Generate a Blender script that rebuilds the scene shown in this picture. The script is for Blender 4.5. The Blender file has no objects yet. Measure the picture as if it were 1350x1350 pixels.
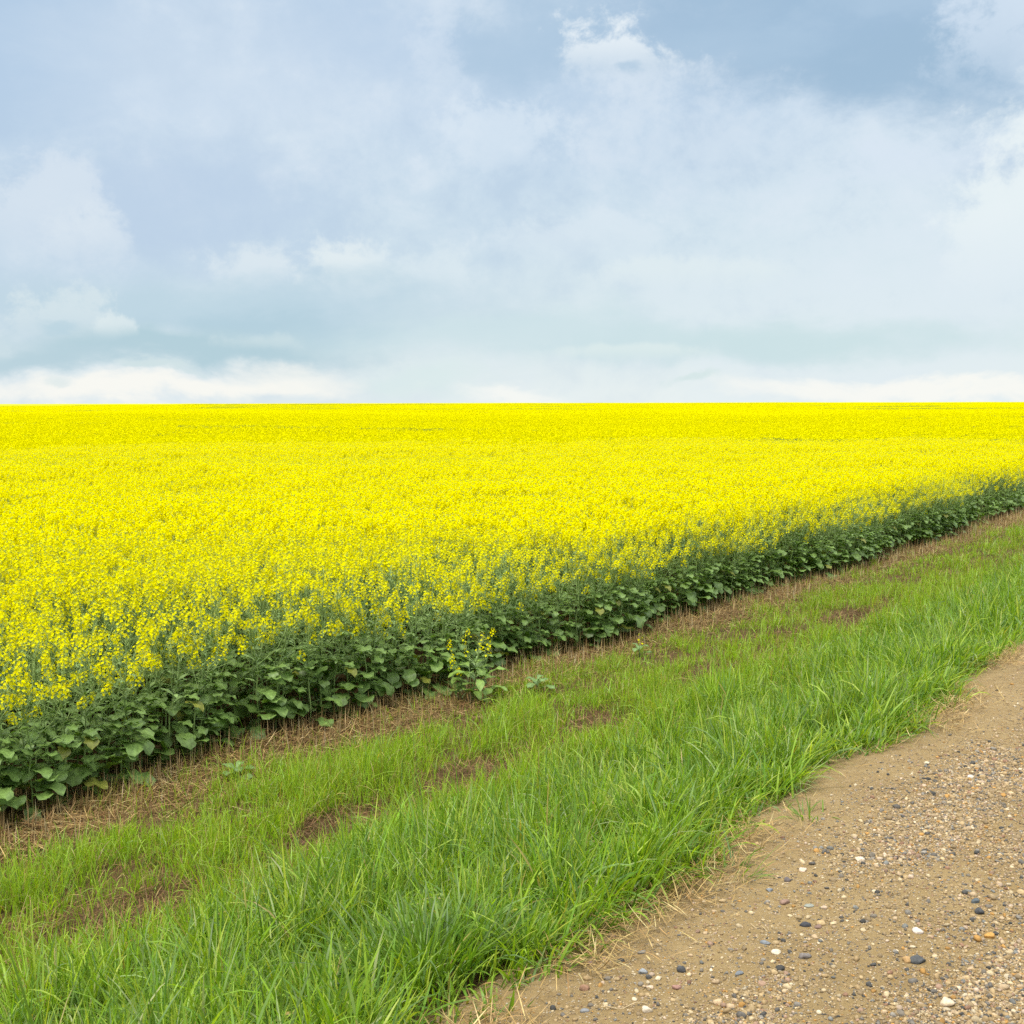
import bpy, math, random
import numpy as np
R = math.radians
rng = np.random.default_rng(7)
random.seed(7)
scene = bpy.context.scene
col = scene.collection

# ------------------------------------------------------------------ camera
F = 1590.0                       # focal length in pixels of the 1350 px photograph
TILT = math.atan((675 - 531) / F)
YAW = R(36.35)                   # the road runs along +Y, the camera looks left of it
CAM = np.array([0.0, 0.0, 1.7])
cd = bpy.data.cameras.new("camera")
cam = bpy.data.objects.new("camera", cd)
col.objects.link(cam)
cam.location = CAM
cam.rotation_euler = (math.pi / 2 - TILT, R(0.12), YAW)
cd.sensor_width = 36.0
cd.lens = 36.0 * F / 1350.0
cd.clip_start = 0.05
cd.clip_end = 20000
scene.camera = cam

# ------------------------------------------------------------------ exposure and render settings
scene.view_settings.view_transform = 'Standard'
scene.view_settings.look = 'None'
scene.view_settings.gamma = 1.0
EXPO = 1.15
scene.view_settings.exposure = EXPO
cy = scene.cycles
cy.max_bounces = 8
cy.diffuse_bounces = 4
cy.glossy_bounces = 2
cy.transmission_bounces = 5
cy.transparent_max_bounces = 4
cy.caustics_reflective = False
cy.caustics_refractive = False
cy.use_denoising = False
cy.sample_clamp_indirect = 4.0

# ------------------------------------------------------------------ sky
SUN_EL, SUN_AZ = R(60), YAW + R(140)          # azimuth counted from +Y towards -X
WORLD_STRENGTH = 0.1


def lin(c):
    return tuple((v / 255 / 12.92 if v / 255 <= 0.04045 else ((v / 255 + 0.055) / 1.055) ** 2.4) for v in c)


def skycol(c):
    k = 1.0 / (WORLD_STRENGTH * 2 ** EXPO)
    return tuple(v * k for v in lin(c)) + (1.0,)


world = bpy.data.worlds.new("World")
scene.world = world
world.use_nodes = True
wt = world.node_tree
wt.nodes.clear()


class NG:
    """small helper that strings shader nodes together"""
    def __init__(s, tree):
        s.t = tree

    def n(s, kind, **kw):
        nd = s.t.nodes.new(kind)
        for k, v in kw.items():
            setattr(nd, k, v)
        return nd

    def put(s, sock, v):
        if v is None:
            return
        if hasattr(v, 'links') or isinstance(v, bpy.types.NodeSocket):
            s.t.links.new(v, sock)
        else:
            sock.default_value = v

    def m(s, op, a, b=None, c=None, clamp=False):
        nd = s.n('ShaderNodeMath', operation=op, use_clamp=clamp)
        s.put(nd.inputs[0], a)
        s.put(nd.inputs[1], b)
        if c is not None:
            s.put(nd.inputs[2], c)
        return nd.outputs[0]

    def vm(s, op, a, b=None):
        nd = s.n('ShaderNodeVectorMath', operation=op)
        s.put(nd.inputs[0], a)
        s.put(nd.inputs[1], b)
        return nd

    def mr(s, v, a, b, c=0.0, d=1.0, interp='SMOOTHSTEP'):
        nd = s.n('ShaderNodeMapRange', interpolation_type=interp)
        s.put(nd.inputs['Value'], v)
        for k, x in zip(('From Min', 'From Max', 'To Min', 'To Max'), (a, b, c, d)):
            nd.inputs[k].default_value = x
        return nd.outputs['Result']

    def mix(s, f, a, b, blend='MIX'):
        nd = s.n('ShaderNodeMix', data_type='RGBA', blend_type=blend)
        s.put(nd.inputs[0], f)
        s.put(nd.inputs[6], a)
        s.put(nd.inputs[7], b)
        return nd.outputs[2]

    def noise(s, vec, scale, detail=5, rough=0.55, dist=0.0):
        nd = s.n('ShaderNodeTexNoise')
        s.put(nd.inputs['Vector'], vec)
        nd.inputs['Scale'].default_value = scale
        nd.inputs['Detail'].default_value = detail
        nd.inputs['Roughness'].default_value = rough
        nd.inputs['Distortion'].default_value = dist
        return nd

    def ramp(s, f, stops, interp='LINEAR'):
        nd = s.n('ShaderNodeValToRGB')
        cr = nd.color_ramp
        cr.interpolation = interp
        while len(cr.elements) < len(stops):
            cr.elements.new(0.5)
        for e, (p, c) in zip(cr.elements, stops):
            e.position = p
            e.color = c
        s.put(nd.inputs[0], f)
        return nd.outputs[0]


def build_sky():
    g = NG(wt)
    tc = g.n('ShaderNodeTexCoord')
    d = tc.outputs['Generated']
    fwd = (-math.sin(YAW), math.cos(YAW), 0.0)
    rgt = (math.cos(YAW), math.sin(YAW), 0.0)
    xr = g.vm('DOT_PRODUCT', d, rgt).outputs['Value']
    yr = g.vm('DOT_PRODUCT', d, fwd).outputs['Value']
    sep = g.n('ShaderNodeSeparateXYZ')
    g.put(sep.inputs[0], d)
    az = g.m('ARCTAN2', xr, yr)
    el = g.m('ARCSINE', sep.outputs[2])
    sky = g.n('ShaderNodeTexSky', sky_type='NISHITA')
    sky.sun_disc = False
    sky.sun_elevation = SUN_EL
    sky.sun_rotation = -SUN_AZ
    sky.air_density = 1.2
    sky.dust_density = 2.0
    # cloud noise lives on the direction sphere, flattened towards the horizon
    mp = g.n('ShaderNodeMapping')
    g.put(mp.inputs['Vector'], d)
    mp.inputs['Scale'].default_value = (1, 1, 2.2)
    v = mp.outputs[0]
    mp2 = g.n('ShaderNodeMapping')
    g.put(mp2.inputs['Vector'], d)
    mp2.inputs['Location'].default_value = (3.1, 1.7, 0.4)
    mp2.inputs['Scale'].default_value = (1, 1, 1.15)
    v2 = mp2.outputs[0]
    nbig = g.noise(v, 2.6, 6, 0.55, 0.3)
    nmid = g.noise(v, 8.0, 7, 0.6, 0.2)
    nfine = g.noise(v, 22.0, 8, 0.62, 0.2)
    nlump = g.noise(v2, 11.0, 9, 0.62, 0.25)
    npuff = g.noise(v2, 24.0, 9, 0.66, 0.15)
    # horizon-to-top colour of the cloud deck
    ef = g.mr(el, 0.0, R(24), 0.0, 1.0, 'LINEAR')
    base = g.ramp(ef, [(0.0, skycol((240, 247, 244))), (0.10, skycol((226, 239, 239))), (0.30, skycol((212, 229, 238))),
                       (0.55, skycol((203, 221, 238))), (0.85, skycol((194, 214, 234))), (1.0, skycol((188, 210, 231)))])
    # broad left to right change: bluer left, whiter right
    lr = g.mr(az, R(-26), R(26))
    base = g.mix(g.m('MULTIPLY', g.m('SUBTRACT', 1.0, lr), 0.30), base, skycol((192, 211, 231)))
    base = g.mix(g.mr(az, R(4), R(26), 0, 0.40), base, skycol((224, 236, 243)))
    # soft light and dark mottling
    base = g.mix(g.mr(nbig.outputs[0], 0.45, 0.68, 0, 0.5), base, skycol((222, 234, 243)))
    base = g.mix(g.mr(nbig.outputs[0], 0.52, 0.34, 0, 0.4), base, skycol((178, 203, 227)))
    lm = g.m('ADD', g.m('MULTIPLY', nlump.outputs[0], 0.6), g.m('MULTIPLY', npuff.outputs[0], 0.4))
    hi = g.mr(el, R(3), R(10), 0.35, 1.0)
    base = g.mix(g.m('MULTIPLY', g.mr(lm, 0.47, 0.66, 0, 0.62), hi), base, skycol((226, 236, 245)))
    base = g.mix(g.m('MULTIPLY', g.mr(lm, 0.52, 0.36, 0, 0.5), hi), base, skycol((182, 204, 226)))
    # individual clouds, given by direction (photograph pixels turned into angles), size and tint
    wx = g.m('MULTIPLY', g.m('SUBTRACT', nmid.outputs[0], 0.5), 0.14)
    sc = g.n('ShaderNodeSeparateColor')
    g.put(sc.inputs[0], nmid.outputs['Color'])
    wy = g.m('MULTIPLY', g.m('SUBTRACT', sc.outputs[1], 0.5), 0.07)
    wf = g.m('SUBTRACT', nfine.outputs[0], 0.5)
    wl = g.m('SUBTRACT', lm, 0.5)
    A = g.m('ADD', az, wx)
    E = g.m('ADD', el, wy)

    def dirpx(px, py):
        x, z = (px - 675) / F, (531 - py) / F
        return math.atan(x), math.atan(z / math.hypot(1, x))

    def radius(px, py, rx, ry, warp):
        a0, e0 = dirpx(px, py)
        dx = g.m('DIVIDE', g.m('SUBTRACT', A if warp else az, a0), rx / F)
        dy = g.m('DIVIDE', g.m('SUBTRACT', E if warp else el, e0), ry / F)
        return g.m('SQRT', g.m('ADD', g.m('MULTIPLY', dx, dx), g.m('MULTIPLY', dy, dy))), dy

    def veil(cur, px, py, rx, ry, tint, strength, rag=0.7):
        """a soft-edged sheet of cloud"""
        r, dy = radius(px, py, rx, ry, True)
        r = g.m('ADD', r, g.m('MULTIPLY', g.m('ADD', wf, wl), rag))
        return g.mix(g.mr(r, 1.35, 0.25, 0.0, strength), cur, skycol(tint))

    def puff(cur, px, py, rx, ry, tint, strength, rag=1.6, soft=0.4):
        """a heap cloud: crisp lumpy top, base melting away"""
        r, dy = radius(px, py, rx, ry, False)
        r = g.m('ADD', r, g.m('MULTIPLY', wl, -rag * 1.5))
        r = g.m('ADD', r, g.m('MULTIPLY', g.m('SUBTRACT', npuff.outputs[0], 0.5), -rag * 0.9))
        f = g.m('MULTIPLY', g.mr(r, 1.12, 0.98 - soft, 0.0, strength), g.mr(dy, -1.0, 0.4, 0.0, 1.0))
        return g.mix(f, cur, skycol(tint))

    c = base
    for kind, *a in [
        ('v', 1070, 30, 330, 105, (160, 189, 215), 1.0),
        ('v', 1190, 100, 190, 60, (160, 189, 214), 0.95),
        ('v', 700, 70, 120, 75, (174, 200, 223), 0.8, 1.0),
        ('v', 980, 60, 120, 40, (178, 203, 225), 0.55, 1.2),
        ('v', 1130, 15, 100, 30, (180, 204, 226), 0.5, 1.2),
        ('v', 480, 60, 130, 70, (184, 207, 231), 0.55),
        ('v', 30, 60, 130, 130, (178, 203, 228), 0.95),
        ('v', 260, 110, 230, 90, (207, 223, 239), 0.5),
        ('p', 795, 82, 78, 44, (228, 238, 245), 1.0, 3.4, 0.8),
        ('v', 815, 108, 26, 12, (178, 203, 224), 0.8, 0.9),
        ('p', 590, 105, 42, 85, (210, 225, 240), 0.6, 2.6, 0.8),
        ('p', 660, 200, 90, 60, (217, 231, 243), 0.65, 2.2, 0.6),
        ('p', 920, 215, 170, 80, (210, 225, 239), 0.6, 2.2, 0.8),
        ('p', 1240, 225, 190, 42, (217, 230, 243), 0.7, 2.0, 0.8),
        ('p', 1300, 70, 75, 90, (212, 227, 242), 0.8, 2.4, 0.7),
        ('v', 240, 265, 210, 80, (189, 209, 231), 0.75),
        ('p', 60, 300, 90, 75, (214, 227, 239), 0.85, 1.6),
        ('p', 130, 320, 60, 42, (218, 230, 240), 0.8, 1.2),
        ('p', 345, 358, 70, 44, (221, 233, 240), 0.85, 1.9, 0.6),
        ('p', 455, 362, 70, 62, (226, 237, 241), 0.95, 1.9, 0.6),
        ('p', 550, 368, 85, 45, (219, 233, 240), 0.75, 1.8, 0.7),
        ('p', 760, 325, 130, 40, (220, 233, 242), 0.55, 1.2),
        ('p', 900, 365, 140, 26, (226, 238, 241), 0.6, 1.0),
        ('p', 1340, 290, 90, 120, (236, 245, 246), 0.8, 1.4),
        ('v', 320, 405, 360, 40, (190, 214, 227), 0.95, 0.5),
        ('v', 370, 425, 150, 26, (179, 207, 221), 0.85, 0.6),
        ('v', 235, 458, 270, 30, (180, 208, 219), 1.0, 0.6),
        ('v', 40, 474, 150, 20, (184, 210, 221), 0.9, 0.5),
        ('p', 85, 420, 75, 36, (214, 229, 235), 0.85, 2.0),
        ('p', 160, 430, 26, 18, (222, 235, 238), 0.8, 1.8),
        ('v', 105, 430, 36, 10, (184, 211, 224), 0.7, 0.6),
        ('p', 350, 452, 70, 16, (214, 230, 233), 0.5, 1.6, 0.7),
        ('v', 700, 440, 300, 36, (205, 226, 232), 0.8, 0.5),
        ('v', 1060, 447, 260, 32, (202, 225, 229), 0.85, 0.5),
        ('p', 830, 465, 120, 14, (226, 239, 238), 0.6, 0.8),
        ('v', 190, 517, 280, 18, (252, 251, 244), 0.9, 1.3),
        ('v', 380, 500, 110, 22, (250, 250, 243), 0.6, 0.5),
        ('v', 232, 490, 34, 9, (209, 227, 230), 0.9, 0.8),
        ('v', 75, 508, 26, 6, (222, 234, 234), 0.7, 0.8),
        ('v', 690, 518, 70, 14, (250, 251, 246), 0.8, 0.6),
        ('v', 895, 504, 40, 8, (213, 231, 231), 0.8, 0.8),
        ('v', 1220, 516, 260, 15, (251, 251, 245), 0.9, 1.0),
        ('v', 560, 505, 90, 28, (219, 236, 236), 0.7, 0.6),
    ]:
        c = (veil if kind == 'v' else puff)(c, *a)
    # thin places let a little of the clear sky through
    c = g.mix(0.985, sky.outputs[0], c)
    # an overcast sky is brightest overhead
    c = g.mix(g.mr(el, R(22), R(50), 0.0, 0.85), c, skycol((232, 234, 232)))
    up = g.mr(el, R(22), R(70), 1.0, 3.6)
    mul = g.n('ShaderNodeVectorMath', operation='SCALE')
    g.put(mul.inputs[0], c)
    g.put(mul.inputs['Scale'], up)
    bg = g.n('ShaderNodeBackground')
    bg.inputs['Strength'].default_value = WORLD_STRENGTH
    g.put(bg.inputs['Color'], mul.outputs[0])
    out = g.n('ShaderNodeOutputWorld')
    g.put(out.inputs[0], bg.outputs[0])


build_sky()

# ------------------------------------------------------------------ sun behind thin cloud
sl = bpy.data.lights.new("sun", 'SUN')
sl.energy = 1.5
sl.angle = R(14)
sl.color = (1.0, 0.95, 0.87)
sun = bpy.data.objects.new("sun", sl)
col.objects.link(sun)
sd = np.array([-math.sin(SUN_AZ) * math.cos(SUN_EL), math.cos(SUN_AZ) * math.cos(SUN_EL), math.sin(SUN_EL)])
sun.location = (0, 0, 50)
import mathutils
sun.rotation_euler = mathutils.Vector(sd).to_track_quat('Z', 'Y').to_euler()


# ------------------------------------------------------------------ numpy noise
_tab = np.random.default_rng(99).random((256, 256))


def vnoise(x, y, seed=0):
    x = np.asarray(x, float) + seed * 17.31
    y = np.asarray(y, float) + seed * 9.77
    xi, yi = np.floor(x).astype(int), np.floor(y).astype(int)
    fx, fy = x - xi, y - yi
    fx = fx * fx * (3 - 2 * fx)
    fy = fy * fy * (3 - 2 * fy)
    a = _tab[xi & 255, yi & 255]
    b = _tab[(xi + 1) & 255, yi & 255]
    c = _tab[xi & 255, (yi + 1) & 255]
    d = _tab[(xi + 1) & 255, (yi + 1) & 255]
    return (a * (1 - fx) + b * fx) * (1 - fy) + (c * (1 - fx) + d * fx) * fy


def fbm(x, y, seed=0, octs=4):
    s, a, t = 0.0, 1.0, 0.0
    for o in range(octs):
        s = s + a * vnoise(x * 2 ** o, y * 2 ** o, seed + o * 3)
        t += a
        a *= 0.5
    return s / t


def sstep(x, a, b):
    t = np.clip((x - a) / (b - a), 0, 1)
    return t * t * (3 - 2 * t)


# ------------------------------------------------------------------ the lie of the land (u = metres left of the camera)
_ku = np.array([-5000, -12, -8.5, -6.5, -5.2, -3, 0, 1.4, 1.95, 2.35, 3.2, 4.6, 6.0, 7.0, 5000])
_kz = np.array([-0.8, -0.8, -0.6, -0.12, -0.02, 0.03, 0.05, 0.02, -0.02, -0.10, -0.40, -0.67, -0.78, -0.80, -0.80])
_fu = np.linspace(-16, 16, 3201)
_fz = np.interp(_fu, _ku, _kz)
_k = np.hanning(61)
_fz = np.convolve(np.pad(_fz, 30, mode='edge'), _k / _k.sum(), 'valid')


def land(x, y):
    x = np.asarray(x, float)
    y = np.asarray(y, float)
    u = -x
    z = np.interp(u, _fu, _fz)
    d = np.hypot(x, y)
    roll = (fbm(x / 70.0, y / 34.0, 5, 2) - 0.5) * 1.15 * sstep(d, 28, 75) + (fbm(x / 260.0, y / 150.0, 8, 2) - 0.5) * 3.6 * sstep(d, 110, 420)
    rut = -0.035 * np.exp(-((u - 4.65) / 0.22) ** 2) - 0.02 * np.exp(-((u - 6.25) / 0.3) ** 2)
    rough = (fbm(x * 3.1, y * 3.1, 2, 3) - 0.5) * 0.05 * sstep(u, 1.9, 2.6) * (1 - sstep(d, 30, 60))
    return z + roll * sstep(u, 7, 20) + rut + rough


def road_edge(y):
    return 1.925 + (fbm(y * 0.9, y * 0.11 + 3, 4, 3) - 0.5) * 0.46


def road_z(x, y):
    u = -np.asarray(x, float)
    z = np.interp(u, _fu, _fz) + 0.012
    z = z + (fbm(x * 2.2, y * 0.8, 21, 3) - 0.5) * 0.028 + (fbm(x * 11, y * 11, 22, 2) - 0.5) * 0.012
    return z - 0.07 * sstep(u, road_edge(y) + 0.22, road_edge(y) + 0.50) - 0.07 * sstep(-u, 5.2, 5.6)


def surf(x, y):
    return np.maximum(land(x, y), np.where((-np.asarray(x) < 2.8) & (-np.asarray(x) > -5.5), road_z(x, y), -9))


def ray(px, py):
    d = np.array([(px - 675) / F, 1.0, -(py - 675) / F])
    c, s = math.cos(TILT), math.sin(TILT)
    d = np.array([d[0], d[1] * c + d[2] * s, -d[1] * s + d[2] * c])
    c, s = math.cos(YAW), math.sin(YAW)
    return np.array([d[0] * c - d[1] * s, d[0] * s + d[1] * c, d[2]])


def ground_at(px, py):
    """where the sight line through a photograph pixel meets the land"""
    d = ray(px, py)
    t0, t1 = 0.1, 80.0
    for _ in range(50):
        t = (t0 + t1) / 2
        p = CAM + d * t
        if p[2] > surf(p[0], p[1]):
            t0 = t
        else:
            t1 = t
    return CAM + d * t0


def in_view(x, y, margin=9.0):
    a = np.degrees(np.arctan2(-x, y)) - math.degrees(YAW)
    return np.abs(a) < 23.0 + margin


# ------------------------------------------------------------------ mesh building
class MB:
    def __init__(s):
        s.v, s.c, s.f3, s.f4, s.m3, s.m4, s.n = [], [], [], [], [], [], 0

    def add(s, v, quads=None, tris=None, c=(1, 1, 1), mat=0):
        v = np.asarray(v, np.float32).reshape(-1, 3)
        c = np.asarray(c, np.float32)
        if c.ndim == 1:
            c = np.tile(c, (len(v), 1))
        s.v.append(v)
        s.c.append(c[:, :3])
        if quads is not None and len(quads):
            s.f4.append(np.asarray(quads, np.int64).reshape(-1, 4) + s.n)
            s.m4.append(np.full(len(s.f4[-1]), mat, np.int32))
        if tris is not None and len(tris):
            s.f3.append(np.asarray(tris, np.int64).reshape(-1, 3) + s.n)
            s.m3.append(np.full(len(s.f3[-1]), mat, np.int32))
        s.n += len(v)

    def merge(s, o, loc=(0, 0, 0), rot=None, scale=1.0, cmul=1.0):
        V = np.concatenate(o.v) * scale
        if rot is not None:
            V = V @ np.asarray(rot).T
        V = V + np.asarray(loc)
        n0 = s.n
        s.v.append(V.astype(np.float32))
        s.c.append(np.concatenate(o.c) * cmul)
        for f, m in zip(o.f4, o.m4):
            s.f4.append(f + n0); s.m4.append(m)
        for f, m in zip(o.f3, o.m3):
            s.f3.append(f + n0); s.m3.append(m)
        s.n += o.n
        return s

    def mesh(s, name, mats, smooth=True):
        V = np.concatenate(s.v)
        C = np.concatenate(s.c)
        f4 = np.concatenate(s.f4) if s.f4 else np.zeros((0, 4), np.int64)
        f3 = np.concatenate(s.f3) if s.f3 else np.zeros((0, 3), np.int64)
        mi = np.concatenate((s.m4 or [np.zeros(0, np.int32)]) + (s.m3 or [np.zeros(0, np.int32)]))
        me = bpy.data.meshes.new(name)
        me.vertices.add(len(V))
        me.vertices.foreach_set('co', V.ravel())
        loops = np.concatenate([f4.ravel(), f3.ravel()]).astype(np.int32)
        me.loops.add(len(loops))
        me.loops.foreach_set('vertex_index', loops)
        me.polygons.add(len(f4) + len(f3))
        st = np.concatenate([np.arange(len(f4)) * 4, len(f4) * 4 + np.arange(len(f3)) * 3]).astype(np.int32)
        me.polygons.foreach_set('loop_start', st)
        me.polygons.foreach_set('material_index', mi.astype(np.int32))
        me.polygons.foreach_set('use_smooth', np.full(len(st), smooth))
        at = me.attributes.new('tint', 'FLOAT_COLOR', 'POINT')
        at.data.foreach_set('color', np.concatenate([C, np.ones((len(C), 1), np.float32)], 1).astype(np.float32).ravel())
        for m in (mats if isinstance(mats, (list, tuple)) else [mats]):
            me.materials.append(m)
        me.update(calc_edges=True)
        return me


def link(name, me, parent=None, loc=(0, 0, 0)):
    o = bpy.data.objects.new(name, me)
    col.objects.link(o)
    o.location = loc
    if parent is not None:
        o.parent = parent
    return o


def tag(o, label=None, cat=None, group=None, kind=None):
    for k, v in (('label', label), ('category', cat), ('group', group), ('kind', kind)):
        if v:
            o[k] = v
    return o


def grid(name, xs, ys, zf, mat):
    X, Y = np.meshgrid(xs, ys, indexing='xy')
    Z = zf(X, Y)
    nx, ny = len(xs), len(ys)
    i = np.arange(ny * nx).reshape(ny, nx)
    q = np.stack([i[:-1, :-1], i[:-1, 1:], i[1:, 1:], i[1:, :-1]], -1).reshape(-1, 4)
    b = MB()
    b.add(np.stack([X, Y, Z], -1).reshape(-1, 3), q)
    return b.mesh(name, mat)


# ------------------------------------------------------------------ materials
def new_mat(name):
    m = bpy.data.materials.new(name)
    m.use_nodes = True
    m.node_tree.nodes.clear()
    return m, NG(m.node_tree)


def leafy(name, trans=0.35, rough=0.5, spec=0.3, tmul=(1.25, 1.3, 0.6), vary=0.25, vscale=40.0):
    """diffuse + gloss + light through the blade, colour from the mesh with some mottling"""
    m, g = new_mat(name)
    at = g.n('ShaderNodeAttribute', attribute_name='tint')
    geo = g.n('ShaderNodeNewGeometry')
    nz = g.noise(geo.outputs['Position'], vscale, 3)
    f = g.mr(nz.outputs[0], 0.25, 0.75, 1 - vary, 1 + vary, 'LINEAR')
    sc = g.vm('SCALE', at.outputs['Color'])
    g.put(sc.inputs['Scale'], f)
    c = sc.outputs[0]
    p = g.n('ShaderNodeBsdfPrincipled')
    g.put(p.inputs['Base Color'], c)
    p.inputs['Roughness'].default_value = rough
    p.inputs['Specular IOR Level'].default_value = spec
    tr = g.n('ShaderNodeBsdfTranslucent')
    g.put(tr.inputs['Color'], g.vm('MULTIPLY', c, tmul).outputs[0])
    mx = g.n('ShaderNodeMixShader')
    mx.inputs[0].default_value = trans
    g.put(mx.inputs[1], p.outputs[0])
    g.put(mx.inputs[2], tr.outputs[0])
    o = g.n('ShaderNodeOutputMaterial')
    g.put(o.inputs[0], mx.outputs[0])
    return m


def solid(name, rough=0.8, spec=0.2, vary=0.2, vscale=60.0, bump=0.0, bscale=300.0):
    m, g = new_mat(name)
    at = g.n('ShaderNodeAttribute', attribute_name='tint')
    geo = g.n('ShaderNodeNewGeometry')
    nz = g.noise(geo.outputs['Position'], vscale, 4)
    sc = g.vm('SCALE', at.outputs['Color'])
    g.put(sc.inputs['Scale'], g.mr(nz.outputs[0], 0.25, 0.75, 1 - vary, 1 + vary, 'LINEAR'))
    p = g.n('ShaderNodeBsdfPrincipled')
    g.put(p.inputs['Base Color'], sc.outputs[0])
    p.inputs['Roughness'].default_value = rough
    p.inputs['Specular IOR Level'].default_value = spec
    if bump:
        b = g.n('ShaderNodeBump')
        b.inputs['Strength'].default_value = bump
        b.inputs['Distance'].default_value = 0.002
        g.put(b.inputs['Height'], g.noise(geo.outputs['Position'], bscale, 4).outputs[0])
        g.put(p.inputs['Normal'], b.outputs[0])
    o = g.n('ShaderNodeOutputMaterial')
    g.put(o.inputs[0], p.outputs[0])
    return m


M_grass = leafy('grass_blade', 0.42, 0.42, 0.38, (1.35, 1.35, 0.35), 0.18, 25)
M_leaf = leafy('canola_leaf', 0.22, 0.45, 0.4, (1.2, 1.5, 0.4), 0.28, 55)
M_stem = leafy('canola_stem', 0.12, 0.5, 0.35, (1, 1, 1), 0.12, 60)
M_petal = leafy('canola_petal', 0.38, 0.8, 0.0, (1.0, 1.0, 0.3), 0.06, 90)
M_straw = leafy('dry_straw', 0.15, 0.6, 0.25, (1, 1, 1), 0.22, 50)
M_stone = solid('stone', 0.8, 0.2, 0.3, 110, 0.8, 380)


def soil_material():
    m, g = new_mat('soil')
    geo = g.n('ShaderNodeNewGeometry')
    P = geo.outputs['Position']
    n1 = g.noise(P, 2.0, 6)
    n2 = g.noise(P, 30.0, 6, 0.65)
    n3 = g.noise(P, 160.0, 3)
    c = g.ramp(n1.outputs[0], [(0.3, (0.048, 0.029, 0.012, 1)), (0.55, (0.075, 0.046, 0.019, 1)), (0.75, (0.11, 0.07, 0.03, 1))])
    c = g.mix(g.mr(n2.outputs[0], 0.4, 0.7, 0, 0.6), c, (0.13, 0.083, 0.035, 1))
    c = g.mix(g.mr(n2.outputs[0], 0.45, 0.3, 0, 0.7), c, (0.04, 0.027, 0.014, 1))
    p = g.n('ShaderNodeBsdfPrincipled')
    g.put(p.inputs['Base Color'], c)
    p.inputs['Roughness'].default_value = 0.95
    p.inputs['Specular IOR Level'].default_value = 0.1
    b = g.n('ShaderNodeBump')
    b.inputs['Distance'].default_value = 0.02
    b.inputs['Strength'].default_value = 0.8
    g.put(b.inputs['Height'], g.m('ADD', n2.outputs[0], g.m('MULTIPLY', n3.outputs[0], 0.3)))
    g.put(p.inputs['Normal'], b.outputs[0])
    o = g.n('ShaderNodeOutputMaterial')
    g.put(o.inputs[0], p.outputs[0])
    return m


def road_material():
    m, g = new_mat('sandy_road')
    geo = g.n('ShaderNodeNewGeometry')
    P = geo.outputs['Position']
    n1 = g.noise(P, 1.6, 5, 0.6)
    n2 = g.noise(P, 18.0, 6, 0.7)
    n3 = g.noise(P, 130.0, 5, 0.7)
    n4 = g.noise(P, 420.0, 3, 0.7)
    c = g.ramp(n1.outputs[0], [(0.3, (0.212, 0.143, 0.062, 1)), (0.5, (0.250, 0.173, 0.077, 1)), (0.7, (0.295, 0.208, 0.096, 1))])
    c = g.mix(g.mr(n2.outputs[0], 0.52, 0.75, 0, 0.55), c, (0.37, 0.28, 0.16, 1))
    c = g.mix(g.mr(n2.outputs[0], 0.48, 0.28, 0, 0.55), c, (0.17, 0.115, 0.06, 1))
    c = g.mix(g.mr(n3.outputs[0], 0.55, 0.8, 0, 0.8), c, (0.48, 0.38, 0.24, 1))
    c = g.mix(g.mr(n3.outputs[0], 0.42, 0.22, 0, 0.85), c, (0.09, 0.065, 0.04, 1))
    # small grit set in the fines
    vo = g.n('ShaderNodeTexVoronoi')
    g.put(vo.inputs['Vector'], P)
    vo.inputs['Scale'].default_value = 120
    sp = g.n('ShaderNodeSeparateColor')
    g.put(sp.inputs[0], vo.outputs['Color'])
    inner = g.m('MULTIPLY', g.mr(vo.outputs['Distance'], 0.42, 0.28), g.m('GREATER_THAN', sp.outputs[0], 0.72))
    gcol = g.ramp(sp.outputs[1], [(0.0, (0.08, 0.08, 0.085, 1)), (0.25, (0.2, 0.17, 0.14, 1)), (0.5, (0.36, 0.28, 0.18, 1)), (0.8, (0.5, 0.42, 0.3, 1)), (1.0, (0.55, 0.5, 0.42, 1))])
    c = g.mix(g.m('MULTIPLY', inner, 0.8), c, gcol)
    p = g.n('ShaderNodeBsdfPrincipled')
    g.put(p.inputs['Base Color'], c)
    p.inputs['Roughness'].default_value = 0.95
    p.inputs['Specular IOR Level'].default_value = 0.12
    h = g.m('ADD', g.m('MULTIPLY', n3.outputs[0], 0.7), g.m('ADD', g.m('MULTIPLY', n4.outputs[0], 0.5), g.m('MULTIPLY', inner, 0.5)))
    b = g.n('ShaderNodeBump')
    b.inputs['Distance'].default_value = 0.006
    b.inputs['Strength'].default_value = 0.9
    g.put(b.inputs['Height'], h)
    g.put(p.inputs['Normal'], b.outputs[0])
    o = g.n('ShaderNodeOutputMaterial')
    g.put(o.inputs[0], p.outputs[0])
    return m


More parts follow.
